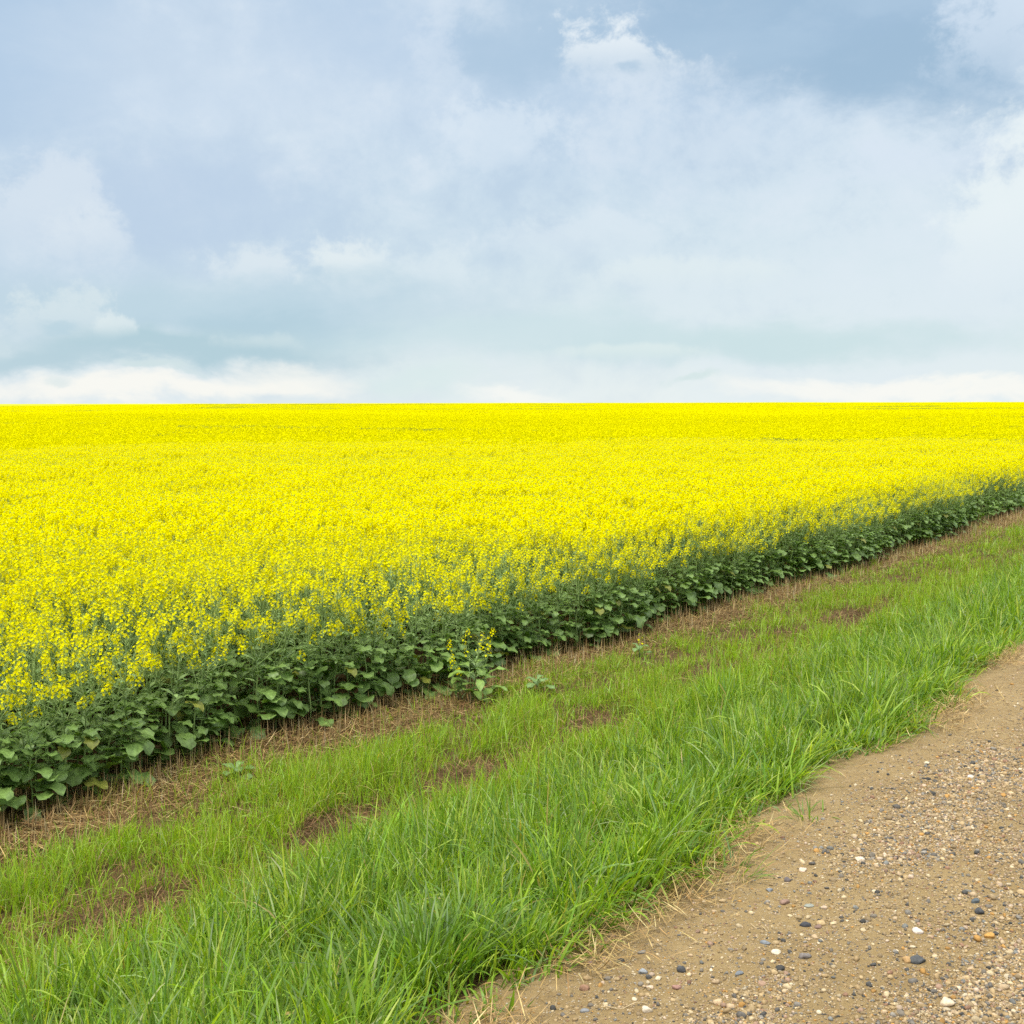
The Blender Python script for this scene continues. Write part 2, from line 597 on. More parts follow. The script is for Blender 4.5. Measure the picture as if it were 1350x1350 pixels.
def far_crop_material():
    m, g = new_mat('canola_in_bloom')
    geo = g.n('ShaderNodeNewGeometry')
    P = geo.outputs['Position']
    n1 = g.noise(P, 0.03, 6, 0.6)
    n2 = g.noise(P, 0.6, 5, 0.6)
    n3 = g.noise(P, 5.0, 4, 0.7)
    c = g.ramp(n1.outputs[0], [(0.3, (0.36, 0.35, 0.006, 1)), (0.5, (0.45, 0.42, 0.004, 1)), (0.7, (0.52, 0.48, 0.003, 1))])
    c = g.mix(g.mr(n2.outputs[0], 0.5, 0.3, 0, 0.6), c, (0.36, 0.37, 0.03, 1))
    c = g.mix(g.mr(n3.outputs[0], 0.5, 0.3, 0, 0.5), c, (0.3, 0.33, 0.04, 1))
    p = g.n('ShaderNodeBsdfPrincipled')
    g.put(p.inputs['Base Color'], c)
    p.inputs['Roughness'].default_value = 0.9
    p.inputs['Specular IOR Level'].default_value = 0.1
    o = g.n('ShaderNodeOutputMaterial')
    g.put(o.inputs[0], p.outputs[0])
    return m


M_soil, M_road, M_far = soil_material(), road_material(), far_crop_material()

# ------------------------------------------------------------------ ground and road
xs = np.concatenate([[-6000, -3000, -1500, -800, -400, -200, -120, -80, -55], np.arange(-40, -8, 1.0), np.arange(-8, -1.4, 0.05),
                     np.arange(-1.4, 9, 0.4), [12, 20, 40, 100, 300, 1000, 3000, 6000]])
ys = np.concatenate([[-6000, -2000, -600, -200, -80, -40, -20, -10], np.arange(-6, 1, 0.5), np.arange(1, 18, 0.06), np.arange(18, 45, 0.4),
                     np.arange(45, 120, 3), [130, 150, 180, 220, 280, 360, 460, 600, 800, 1100, 1600, 2500, 4000, 7000]])
ground = link('ground', grid('ground', xs, ys, lambda x, y: land(x, y) - 0.10 * ((-x < 1.72) & (-x > -5.2)), M_soil))
tag(ground, 'brown soil ground sloping from the road down to the field', kind='structure')
xs = np.concatenate([np.arange(-2.9, 1.2, 0.022), np.arange(1.2, 5.8, 0.2)])
ys = np.concatenate([[-3000, -800, -200, -60, -20, -8], np.arange(-4, 1.2, 0.4), np.arange(1.2, 9, 0.022), np.arange(9, 20, 0.1), np.arange(20, 60, 1), [70, 90, 140, 250, 500, 1200, 3000]])
road = link('gravel_road', grid('gravel_road', xs, ys, road_z, M_road))
tag(road, 'sandy brown gravel road running along the grass verge', kind='structure')


# ------------------------------------------------------------------ gravel
def ico(sub):
    import bmesh
    bm = bmesh.new()
    bmesh.ops.create_icosphere(bm, subdivisions=sub, radius=1.0)
    v = np.array([p.co[:] for p in bm.verts])
    f = np.array([[q.index for q in p.verts] for p in bm.faces])
    bm.free()
    return v, f


ICO1, ICO2, ICO3 = ico(1), ico(2), ico(3)
PALETTE = np.array([
    (0.36, 0.26, 0.14), (0.43, 0.32, 0.18), (0.52, 0.42, 0.27), (0.60, 0.51, 0.37), (0.45, 0.34, 0.22),
    (0.21, 0.185, 0.155), (0.14, 0.13, 0.12), (0.075, 0.074, 0.072), (0.26, 0.24, 0.215), (0.33, 0.22, 0.16),
    (0.28, 0.165, 0.11), (0.44, 0.25, 0.08), (0.50, 0.39, 0.30), (0.30, 0.225, 0.135), (0.19, 0.195, 0.19)])
PWEIGHT = np.array([18, 17, 11, 4, 10, 6, 6, 5, 6, 4, 3, 5, 4, 14, 3.])
PWEIGHT /= PWEIGHT.sum()
PALETTE *= (1.02, 0.98, 0.90)


def pebble_shapes(base, n, r):
    out = []
    v = base[0]
    for _ in range(n):
        s = np.ones(len(v))
        for _k in range(11):                              # a few flat facets
            d = r.normal(size=3); d /= np.linalg.norm(d)
            h = r.uniform(0.55, 0.9)
            dot = v @ d
            s = np.minimum(s, np.where(dot > 1e-3, h / np.maximum(dot, 1e-3), 9))
        w = v * s[:, None]
        w = w * np.array([1.0, r.uniform(0.62, 0.95), r.uniform(0.45, 0.75)])
        w = w + r.normal(scale=0.02, size=w.shape)
        out.append(w)
    return np.array(out)


def scatter_pebbles(b, x, y, size, base, r, sink=0.3):
    ok = np.ones(len(x), bool)
    for nx_, ny_, ns_ in NAMED:
        ok &= np.hypot(x - nx_, y - ny_) > ns_ * 1.05 + size * 0.8
    x, y, size = x[ok], y[ok], size[ok]
    n = len(x)
    shp = pebble_shapes(base, 24, r)
    V = shp[r.integers(0, 24, n)]
    a = r.uniform(0, 2 * np.pi, n)
    tx = r.normal(scale=0.25, size=n)
    ca, sa, ct, st = np.cos(a), np.sin(a), np.cos(tx), np.sin(tx)
    V = V * size[:, None, None]
    X = V[..., 0]; Yy = V[..., 1] * ct[:, None] - V[..., 2] * st[:, None]; Z = V[..., 1] * st[:, None] + V[..., 2] * ct[:, None]
    X, Yy = X * ca[:, None] - Yy * sa[:, None], X * sa[:, None] + Yy * ca[:, None]
    z = road_z(x, y) + size * sink * 0.6
    V = np.stack([X + x[:, None], Yy + y[:, None], Z + z[:, None]], -1)
    c = PALETTE[r.choice(len(PALETTE), n, p=PWEIGHT)] * r.uniform(0.6, 1.0, (n, 1))
    k = V.shape[1]
    tris = base[1][None] + (np.arange(n) * k)[:, None, None]
    b.add(V.reshape(-1, 3), tris=tris.reshape(-1, 3), c=np.repeat(c, k, 0))


def gravel_density(x, y):
    u = -x
    base = 0.11 + 0.50 * sstep(u, 1.80, 1.30) + 1.0 * sstep(u, 1.25, 0.80)
    rut = 0.12 * np.exp(-((u - 1.45) / 0.12) ** 2)
    pat = 0.35 + 1.3 * sstep(fbm(x * 2.4, y * 1.1, 31, 4), 0.38, 0.66)
    return np.clip((base + rut) * pat, 0, 1.3) * sstep(u, 1.98, 1.8)


def sample_road(n, ymax, r, power=1.0, x0=-2.0, x1=0.2, margin=7):
    y = 1.0 + (ymax - 1.0) * r.random(n * 9) ** power
    x = r.uniform(x0, x1, n * 9)
    keep = (r.random(n * 9) * 1.3 < gravel_density(x, y)) & in_view(x, y, margin)
    return x[keep][:n], y[keep][:n]


NAMED = []
# the stones that stand out, each a thing of its own: photo pixel, size (m), flatness, colour, label
STONES = [
    (1209, 1269, 0.028, (0.6, 0.55), (0.08, 0.082, 0.082), 'largest dark slate stone, sharp edged, touching an orange-brown pebble'),
    (1196, 1268, 0.020, (0.8, 0.6), (0.40, 0.25, 0.11), 'orange-brown pebble tucked against the largest dark slate stone'),
    (1208, 1230, 0.019, (0.7, 0.6), (0.62, 0.53, 0.46), 'smooth pinkish-white oval pebble above the largest dark slate stone'),
    (1303, 1237, 0.018, (0.75, 0.7), (0.46, 0.25, 0.07), 'bright orange pebble among dark stones on the gravel'),
    (1247, 1326, 0.022, (0.75, 0.75), (0.60, 0.47, 0.32), 'big cream pebble with a tan underside near the gravel bottom edge'),
    (1060, 1221, 0.019, (0.7, 0.55), (0.05, 0.05, 0.055), 'black pebble beside a small brown pebble on sandy road'),
    (1077, 1224, 0.014, (0.8, 0.6), (0.20, 0.13, 0.10), 'small brown pebble just beside the black pebble'),
    (1007, 1244, 0.018, (0.6, 0.4), (0.175, 0.185, 0.195), 'flat blue-grey stone above a white triangular stone'),
    (1022, 1257, 0.017, (0.9, 0.45), (0.58, 0.49, 0.36), 'flat white triangular stone below a flat blue-grey stone'),
    (1060, 1263, 0.023, (0.65, 0.55), (0.19, 0.165, 0.15), 'large grey-brown stone with a pale top on the sandy road'),
    (973, 1285, 0.015, (0.6, 0.5), (0.165, 0.178, 0.19), 'small bluish stone lying alone on pale dirt'),
    (1065, 1196, 0.018, (0.55, 0.4), (0.27, 0.275, 0.23), 'flat greenish-grey stone next to a reddish-brown stone'),
    (1033, 1192, 0.020, (0.7, 0.55), (0.25, 0.16, 0.12), 'flattened reddish-brown stone next to a flat greenish-grey one'),
    (1013, 1175, 0.014, (0.7, 0.6), (0.22, 0.235, 0.25), 'pale blue-grey pebble alone on the smooth dirt strip'),
    (1133, 1136, 0.018, (0.85, 0.7), (0.62, 0.51, 0.38), 'blocky cream stone amid brown gravel halfway up the road'),
    (1278, 1027, 0.017, (0.75, 0.7), (0.62, 0.55, 0.44), 'clean white pebble standing out on the far gravel'),
    (1291, 1205, 0.018, (0.9, 0.8), (0.066, 0.067, 0.068), 'round dark stone below a pair of smaller dark stones'),
    (1284, 1191, 0.015, (0.8, 0.8), (0.085, 0.10, 0.105), 'upright dark green-grey stone just above a round dark stone'),
    (1057, 1149, 0.015, (0.75, 0.7), (0.58, 0.45, 0.34), 'cream pebble with brown side above the dark brown pair'),
    (1036, 1162, 0.015, (0.8, 0.7), (0.12, 0.10, 0.095), 'dark brown pebble of a touching pair on the dirt'),
    (897, 1281, 0.015, (0.8, 0.85), (0.06, 0.06, 0.06), 'rounded charcoal pebble with a faceted top near the grass'),
    (846, 1283, 0.015, (0.75, 0.65), (0.24, 0.25, 0.255), 'grey domed pebble with a small tan pebble behind it'),
    (851, 1333, 0.016, (0.85, 0.7), (0.55, 0.46, 0.34), 'pale blocky stone at the end of a curved straw'),
    (890, 1303, 0.015, (0.8, 0.6), (0.30, 0.17, 0.13), 'dull red stone below the rounded charcoal pebble'),
    (769, 1334, 0.014, (0.75, 0.6), (0.205, 0.205, 0.205), 'slate-grey stone at the start of a curved straw'),
    (864, 1194, 0.020, (0.7, 0.6), (0.36, 0.27, 0.17), 'tan stone half hidden under overhanging green grass'),
    (777, 1271, 0.009, (0.85, 0.8), (0.25, 0.16, 0.15), 'mauve pebble lying against the dry straw at road edge'),
    (806, 1235, 0.011, (0.8, 0.6), (0.36, 0.24, 0.19), 'pinkish pebble sitting under a single leaning grass blade'),
]
for i, (px, py, s, (fy, fz), c, lab) in enumerate(STONES):
    p = ground_at(px, py)
    NAMED.append((p[0], p[1], s))
    rr = np.random.default_rng(500 + i)
    v = pebble_shapes(ICO3, 1, rr)[0]
    v = v / np.abs(v).max(0) * np.array([s, s * fy, s * fz])
    b = MB()
    a = rr.uniform(-0.5, 0.5) + YAW
    rot = np.array([[math.cos(a), -math.sin(a), 0], [math.sin(a), math.cos(a), 0], [0, 0, 1]])
    b.add(v @ rot.T, tris=ICO3[1], c=c)
    o = link('stone', b.mesh('stone', M_stone), loc=(p[0], p[1], p[2] + s * fz * 0.28))
    tag(o, lab, 'stone')



gb = MB()
r = np.random.default_rng(11)
x, y = sample_road(40000, 13, r, 1.2)
scatter_pebbles(gb, x, y, np.clip(r.lognormal(math.log(0.0064), 0.40, len(x)), 0.0035, 0.018), ICO2, r)
x, y = sample_road(150000, 16, r, 1.3)
scatter_pebbles(gb, x, y, np.clip(r.lognormal(math.log(0.0042), 0.3, len(x)), 0.002, 0.008), ICO1, r)
n = 90000
y = 1.6 + 9 * r.random(n) ** 1.3
x = r.uniform(-2.1, 0.2, n)
k = in_view(x, y, 6)
x, y = x[k], y[k]
scatter_pebbles(gb, x, y, r.uniform(0.0012, 0.0028, len(x)), ICO1, r)
x, y = sample_road(26000, 11, r, 1.2, -0.9, 4.2, 40)
far_side = ~in_view(x, y, 7) | (x > 0.2)
x, y = x[far_side], y[far_side]
scatter_pebbles(gb, x, y, np.clip(r.lognormal(math.log(0.0066), 0.40, len(x)), 0.003, 0.018), ICO2, r)
x, y = sample_road(70000, 12, r, 1.3, -0.9, 4.2, 40)
far_side = ~in_view(x, y, 7) | (x > 0.2)
scatter_pebbles(gb, x[far_side], y[far_side], np.clip(r.lognormal(math.log(0.0042), 0.3, far_side.sum()), 0.002, 0.008), ICO1, r)
gravel = link('gravel', gb.mesh('gravel', M_stone))
tag(gravel, 'loose tan, grey and cream gravel strewn over the dirt road', kind='stuff')

# ------------------------------------------------------------------ blades
def blades(b, pos, heading, L, w, t0, bend, colr, K=5, mat=0, power=1.4, tip=None, twist=None):
    """ribbon blades: root, compass heading of the lean, length, width, lean at the root and bend to the tip"""
    n = len(pos)
    s = np.linspace(0, 1, K + 1)
    th = t0[:, None] + bend[:, None] * s[None] ** power
    thm = (th[:, 1:] + th[:, :-1]) / 2
    ds = (L / K)[:, None]
    hx = np.concatenate([np.zeros((n, 1)), np.cumsum(np.sin(thm) * ds, 1)], 1)
    hz = np.concatenate([np.zeros((n, 1)), np.cumsum(np.cos(thm) * ds, 1)], 1)
    dx, dy = np.cos(heading)[:, None], np.sin(heading)[:, None]
    C = np.stack([pos[:, 0:1] + hx * dx, pos[:, 1:2] + hx * dy, pos[:, 2:3] + hz], -1)
    prof = np.interp(s, [0, 0.25, 0.6, 0.85, 1.0], [0.55, 1.0, 0.9, 0.5, 0.04])[None, :] * w[:, None] / 2
    tw = (twist if twist is not None else np.zeros(n))[:, None] * s[None]
    sx, sy = -dy, dx
    nx, nz = np.cos(th), -np.sin(th)
    side = np.stack([sx * np.cos(tw) + dx * nx * np.sin(tw), sy * np.cos(tw) + dy * nx * np.sin(tw), nz * np.sin(tw)], -1)
    Lf = C + side * prof[..., None]
    Rt = C - side * prof[..., None]
    V = np.stack([Lf, Rt], 2).reshape(n, -1, 3)
    k = 2 * (K + 1)
    i = np.arange(K) * 2
    q = np.stack([i, i + 1, i + 3, i + 2], -1)[None] + (np.arange(n) * k)[:, None, None]
    cc = np.repeat(colr[:, None, :], k, 1)
    if tip is not None:
        ss = np.repeat(s, 2)[None, :, None]
        cc = cc * (1 - ss) + (colr[:, None, :] * tip) * ss
    b.add(V.reshape(-1, 3), quads=q.reshape(-1, 4), c=cc.reshape(-1, 3), mat=mat)


def tint_mix(r, n, cols, weights, jit=0.15):
    cols = np.array(cols)
    w = np.array(weights, float)
    c = cols[r.choice(len(cols), n, p=w / w.sum())]
    return c * r.uniform(1 - jit, 1 + jit, (n, 1)) * r.uniform(0.94, 1.06, (n, 3))


# ------------------------------------------------------------------ verge grass
BARE = [tuple(ground_at(px, py)[:2]) + (ra, rb) for px, py, ra, rb in ((440, 1094, 0.30, 0.19), (612, 1033, 0.32, 0.20), (190, 1200, 0.30, 0.18), (90, 1230, 0.18, 0.13), (925, 893, 0.40, 0.20), (1118, 818, 0.7, 0.22), (770, 962, 0.25, 0.14))]


def bare_spot(x, y):
    b = 0.0
    wob = (fbm(x * 4, y * 4, 58, 3) - 0.5) * 0.9
    for bx, by, ra, rb in BARE:
        q = np.sqrt(((y - by) / ra) ** 2 + ((x - bx) / rb) ** 2) + wob
        b = np.maximum(b, sstep(q, 1.15, 0.75))
    return b


def grass_fields(x, y):
    """height, cover and yellowness of the verge grass"""
    u = -x
    patch = fbm(x * 1.1, y * 0.8, 41, 4)
    tuss = fbm(x * 2.3, y * 2.0, 44, 3)
    lush = sstep(u, 4.5, 3.3)
    h = 0.135 + 0.06 * lush + 0.32 * (tuss - 0.5) + 0.08 * (patch - 0.5)
    h = h * (1 - 0.35 * sstep(u, 5.2, 5.8))
    h = h * (1 - 0.35 * np.exp(-((u - 2.0) / 0.12) ** 2))
    h = h * 0.82
    track = np.exp(-((u - (4.66 + 0.12 * (patch - 0.5))) / 0.20) ** 2)
    bare = track * sstep(fbm(x * 1.6, y * 0.8, 47, 3), 0.48, 0.58)
    cover = (0.58 + 0.36 * lush) * (0.45 + 0.9 * sstep(tuss, 0.3, 0.6))
    cover = cover * (1 - 0.8 * bare) * (1 - 0.88 * bare_spot(x, y)) * (1 - 0.30 * track)
    edge2 = 6.06 + 0.36 * sstep(y, 3.8, 8) + (fbm(x * 1.6, y * 1.6, 49, 3) - 0.5) * 1.0
    cover = cover * np.maximum(sstep(u, edge2 + 0.15, edge2 - 0.5), 0.12 * sstep(u, 6.9, 6.6))
    cover = cover * sstep(u, road_edge(y) + 0.04, road_edge(y) + 0.26)
    h = h * (1 - 0.45 * np.maximum(bare_spot(x - 0.24, y + 0.2), bare_spot(x - 0.12, y + 0.1)))
    return np.clip(h, 0.06, 0.34), np.clip(cover, 0, 1), 1 - lush


def grass_zone(b, dens, y0, y1, K, wmul, r):
    area = 4.6 * (y1 - y0)
    n = int(area * dens)
    # blades come up in bunches and lean outwards from the middle of each
    per = 9
    nb = n // per
    bx, by = -r.uniform(1.85, 6.9, nb), r.uniform(y0, y1, nb)
    ox, oy = r.normal(scale=0.034, size=nb * per), r.normal(scale=0.034, size=nb * per)
    x, y = np.repeat(bx, per) + ox, np.repeat(by, per) + oy
    bh = np.repeat(np.clip(r.normal(1.0, 0.20, nb), 0.55, 1.5), per)
    bt = np.repeat(r.uniform(0.80, 1.18, (nb, 1)) * r.uniform(0.95, 1.05, (nb, 3)), per, axis=0)
    h, cov, yel = grass_fields(x, y)
    keep = (r.random(len(x)) < cov) & in_view(x, y, 8)
    x, y, h, yel, ox, oy, bt = x[keep], y[keep], (h * bh)[keep], yel[keep], ox[keep], oy[keep], bt[keep]
    n = len(x)
    u = -x
    z = land(x, y) - 0.01
    L = h * np.clip(r.lognormal(0, 0.25, n), 0.5, 1.5) * 1.18
    w = r.uniform(0.0042, 0.0100, n) * wmul * (1.0 - 0.4 * yel)
    head = np.arctan2(oy, ox) + r.normal(scale=0.7, size=n)
    # the outer blades flop over towards the road
    out = sstep(u, road_edge(y) + 0.75, road_edge(y) + 0.15)
    head = np.where(r.random(n) < 0.65 * out, r.normal(scale=0.8, size=n), head)
    t0 = np.abs(r.normal(scale=0.14, size=n)) + 3.2 * np.hypot(ox, oy) + 0.42 * out * r.random(n)
    bend = np.abs(r.normal(scale=0.65, size=n)) + np.where(r.random(n) < 0.15, r.uniform(0.8, 2.1, n), 0)
    L = np.where(bend > 1.3, L * 1.15, L)
    bend = bend * (1 - 0.3 * yel * (bend < 1.2))
    lushc = tint_mix(r, n, [(0.095, 0.190, 0.022), (0.155, 0.280, 0.026), (0.235, 0.370, 0.034), (0.16, 0.26, 0.070), (0.33, 0.43, 0.06), (0.31, 0.39, 0.16)], [3.6, 4, 3, 1.8, 1.8, 0.9])
    yelc = tint_mix(r, n, [(0.205, 0.335, 0.022), (0.245, 0.385, 0.024), (0.285, 0.405, 0.032), (0.18, 0.285, 0.04), (0.34, 0.29, 0.10)], [4, 4, 2, 1.5, 1.3])
    mixv = np.clip(yel * 1.05 + 0.45 * (fbm(x * 0.9, y * 0.9, 55, 3) - 0.5), 0, 1)[:, None]
    mixv = (r.random((n, 1)) < mixv * 0.9 + 0.04)
    c = np.where(mixv, yelc, lushc) * bt
    blades(b, np.stack([x, y, z], -1), head, L, w, t0, bend, c, K, tip=np.array([1.12, 1.05, 0.95]), twist=r.normal(scale=0.7, size=n))


b = MB()
r = np.random.default_rng(23)
grass_zone(b, 4900, 0.8, 5.5, 6, 1.0, r)
grass_zone(b, 3800, 5.5, 9.5, 5, 1.08, r)
grass_zone(b, 1800, 9.5, 16, 4, 1.3, r)
grass_zone(b, 800, 16, 30, 3, 1.9, r)
grass_zone(b, 260, 30, 75, 3, 3.2, r)
grass = link('grass', b.mesh('grass', M_grass))
tag(grass, 'bright green grass covering the verge between road and field', kind='stuff')

# dead stalks, thatch and cut straw, all lying or standing among the grass
TAN = [(0.36, 0.235, 0.085), (0.44, 0.31, 0.12), (0.34, 0.22, 0.08), (0.27, 0.165, 0.06), (0.55, 0.43, 0.20)]
BROWN = [(0.13, 0.068, 0.022), (0.17, 0.092, 0.032), (0.23, 0.135, 0.05), (0.085, 0.045, 0.016), (0.34, 0.23, 0.09)]


def litter(b, x, y, r, cols, wts, lmin, lmax, wid, flat=1.35, lift=0.02, K=3, spread=0.14, zf=land):
    n = len(x)
    z = zf(x, y) + r.uniform(0.002, lift, n)
    blades(b, np.stack([x, y, z], -1), r.uniform(0, 2 * np.pi, n), r.uniform(lmin, lmax, n), r.uniform(0.6, 1.3, n) * wid,
           r.normal(flat, spread, n), r.normal(0.12, 0.3, n), tint_mix(r, n, cols, wts), K, twist=r.normal(scale=0.6, size=n))


b = MB()
r = np.random.default_rng(29)
n = 150000                                    # thatch under the thin grass and in the wheel track
y = 0.8 + 34 * r.random(n) ** 1.7
x = -r.uniform(3.5, 6.7, n)
k = in_view(x, y, 7) & (r.random(n) < 0.18 + 0.4 * np.exp(-((-x - 4.66) / 0.35) ** 2) + 1.5 * bare_spot(x, y) + 0.5 * sstep(-x, 5.6, 6.2))
x, y = x[k], y[k]
litter(b, x, y, r, BROWN, [3, 3, 3, 2.4, 0.9], 0.04, 0.13, 0.0042, 1.3, 0.05, 3, 0.24)
thatch = link('thatch', b.mesh('thatch', M_straw))
tag(thatch, 'brown dead thatch showing between the grass in the wheel track', kind='stuff')

b = MB()
n = 12000                                     # golden dry grass along the road edge
y = 0.8 + 15 * r.random(n) ** 1.3
u = road_edge(y) + r.normal(0.07, 0.085, n)
cl = fbm(y * 1.7, y * 0.3, 61, 3)
k = (r.random(n) < 0.08 + 1.0 * sstep(cl, 0.40, 0.60))
y, u = y[k], u[k]
litter(b, -u, y, r, TAN, [4, 3, 3, 3, 1.0], 0.03, 0.12, 0.0032, 1.28, 0.035, 5, 0.28, surf)
dry = link('dry_grass', b.mesh('dry_grass', M_straw))
tag(dry, 'dry golden grass lying along the edge of the dirt road', kind='stuff')

# ------------------------------------------------------------------ stubble strip in front of the crop
b = MB()
r = np.random.default_rng(31)
n = 17000
y = 1.5 + 45 * r.random(n) ** 1.5
u = r.uniform(5.85, 7.15, n)
row = np.round(u / 0.22) * 0.22 + r.normal(scale=0.03, size=n)
u = np.where(r.random(n) < 0.75, row, u)
k = in_view(-u, y, 7) & (r.random(n) < sstep(u, 5.8, 6.35) * (0.25 + 0.75 * fbm(u * 2, y * 1.2, 66, 3)) * 1.1)
u, y = u[k], y[k]
n = len(u)
z = land(-u, y) - 0.01
blades(b, np.stack([-u, y, z], -1), r.uniform(0, 6.28, n), r.uniform(0.08, 0.21, n), r.uniform(0.0035, 0.006, n) * (1 + 0.05 * y),
       np.abs(r.normal(scale=0.17, size=n)), r.normal(scale=0.12, size=n),
       tint_mix(r, n, [(0.36, 0.245, 0.105), (0.44, 0.32, 0.15), (0.28, 0.18, 0.075), (0.52, 0.42, 0.24)], [3, 3, 2, 1.5]), 2)
n = 30000
y = 1.5 + 38 * r.random(n) ** 1.6
u = r.normal(6.45, 0.32, n)
k = in_view(-u, y, 7)
litter(b, -u[k], y[k], r, TAN + BROWN[:2], [3, 3, 3, 2, 2, 1.5, 1.5], 0.05, 0.22, 0.0045, 1.42, 0.03, 3, 0.12)
stub = link('stubble', b.mesh('stubble', M_straw))
tag(stub, 'tan cut straw stubble strip between the grass and the canola', kind='stuff')


# ------------------------------------------------------------------ canola
def frame(d):
    d = np.asarray(d, float)
    d = d / np.linalg.norm(d)
    a = np.cross(d, [0, 0, 1.0])
    if np.linalg.norm(a) < 1e-4:
        a = np.array([1.0, 0, 0])
    a /= np.linalg.norm(a)
    return d, a, np.cross(a, d)


def tube(b, pts, r0, r1, sides, c, mat):
    pts = np.asarray(pts, float)
    n = len(pts)
    ring = []
    for i in range(n):
        d = pts[min(i + 1, n - 1)] - pts[max(i - 1, 0)]
        _, a, e = frame(d)
        rad = r0 + (r1 - r0) * i / (n - 1)
        t = np.arange(sides) * 2 * np.pi / sides
        ring.append(pts[i] + rad * (np.cos(t)[:, None] * a + np.sin(t)[:, None] * e))
    V = np.concatenate(ring)
    q = []
    for i in range(n - 1):
        for j in range(sides):
            q.append((i * sides + j, i * sides + (j + 1) % sides, (i + 1) * sides + (j + 1) % sides, (i + 1) * sides + j))
    b.add(V, quads=q, c=c, mat=mat)


def leaf(b, r, base, az, L, W, pet, rise, droop, c, nu, nv, lobes, mat, stemb=None):
    """a lobed, wavy blade on a stalk"""
    d = np.array([math.cos(az), math.sin(az), 0])
    s = np.array([-math.sin(az), math.cos(az), 0])
    p0 = np.asarray(base, float)
    if pet > 0:
        p1 = p0 + d * pet * math.cos(rise) + np.array([0, 0, 1]) * pet * math.sin(rise)
        tube(stemb if stemb is not None else b, [p0, (p0 + p1) / 2 + np.array([0, 0, 0.006]), p1], 0.0032, 0.0024, 3, (0.16, 0.25, 0.09), 0 if stemb is not None else 1)
    else:
        p1 = p0
    t = np.linspace(0, 1, nu)
    ang = rise * 0.7 - droop * t ** 1.2
    cx = np.concatenate([[0], np.cumsum(np.cos((ang[1:] + ang[:-1]) / 2))]) * L / (nu - 1)
    cz = np.concatenate([[0], np.cumsum(np.sin((ang[1:] + ang[:-1]) / 2))]) * L / (nu - 1)
    prof = np.interp(t, [0, 0.12, 0.35, 0.6, 0.82, 0.94, 1.0], [0.10, 0.36, 0.74, 1.0, 0.90, 0.60, 0.10])
    prof = prof * (1 + lobes * np.sin(t * 17 + r.uniform(0, 6)) * (1 - t * 0.4))
    v = np.linspace(-1, 1, nv)
    ph = r.uniform(0, 6)
    cup = r.uniform(0.1, 0.35)
    V, C = [], []
    for i in range(nu):
        for j in range(nv):
            off = v[j] * prof[i] * W / 2 * r.uniform(0.9, 1.1)
            wav = 0.085 * W * math.sin(t[i] * 13 + ph + v[j] * 2) * abs(v[j]) + cup * abs(off) * 0.5 + r.normal() * 0.004 * L
            V.append(p1 + d * cx[i] + s * off + np.array([0, 0, cz[i] + wav]))
            rib = 1.0 if abs(v[j]) > 0.1 else 1.28
            C.append(np.asarray(c) * rib * r.uniform(0.93, 1.07))
    q = [(i * nv + j, i * nv + j + 1, (i + 1) * nv + j + 1, (i + 1) * nv + j) for i in range(nu - 1) for j in range(nv - 1)]
    b.add(np.array(V), quads=q, c=np.array(C), mat=mat)


YEL = [(0.80, 0.745, 0.001), (0.79, 0.72, 0.001), (0.83, 0.79, 0.002), (0.75, 0.66, 0.001)]
GREY_GREEN = (0.13, 0.215, 0.075)


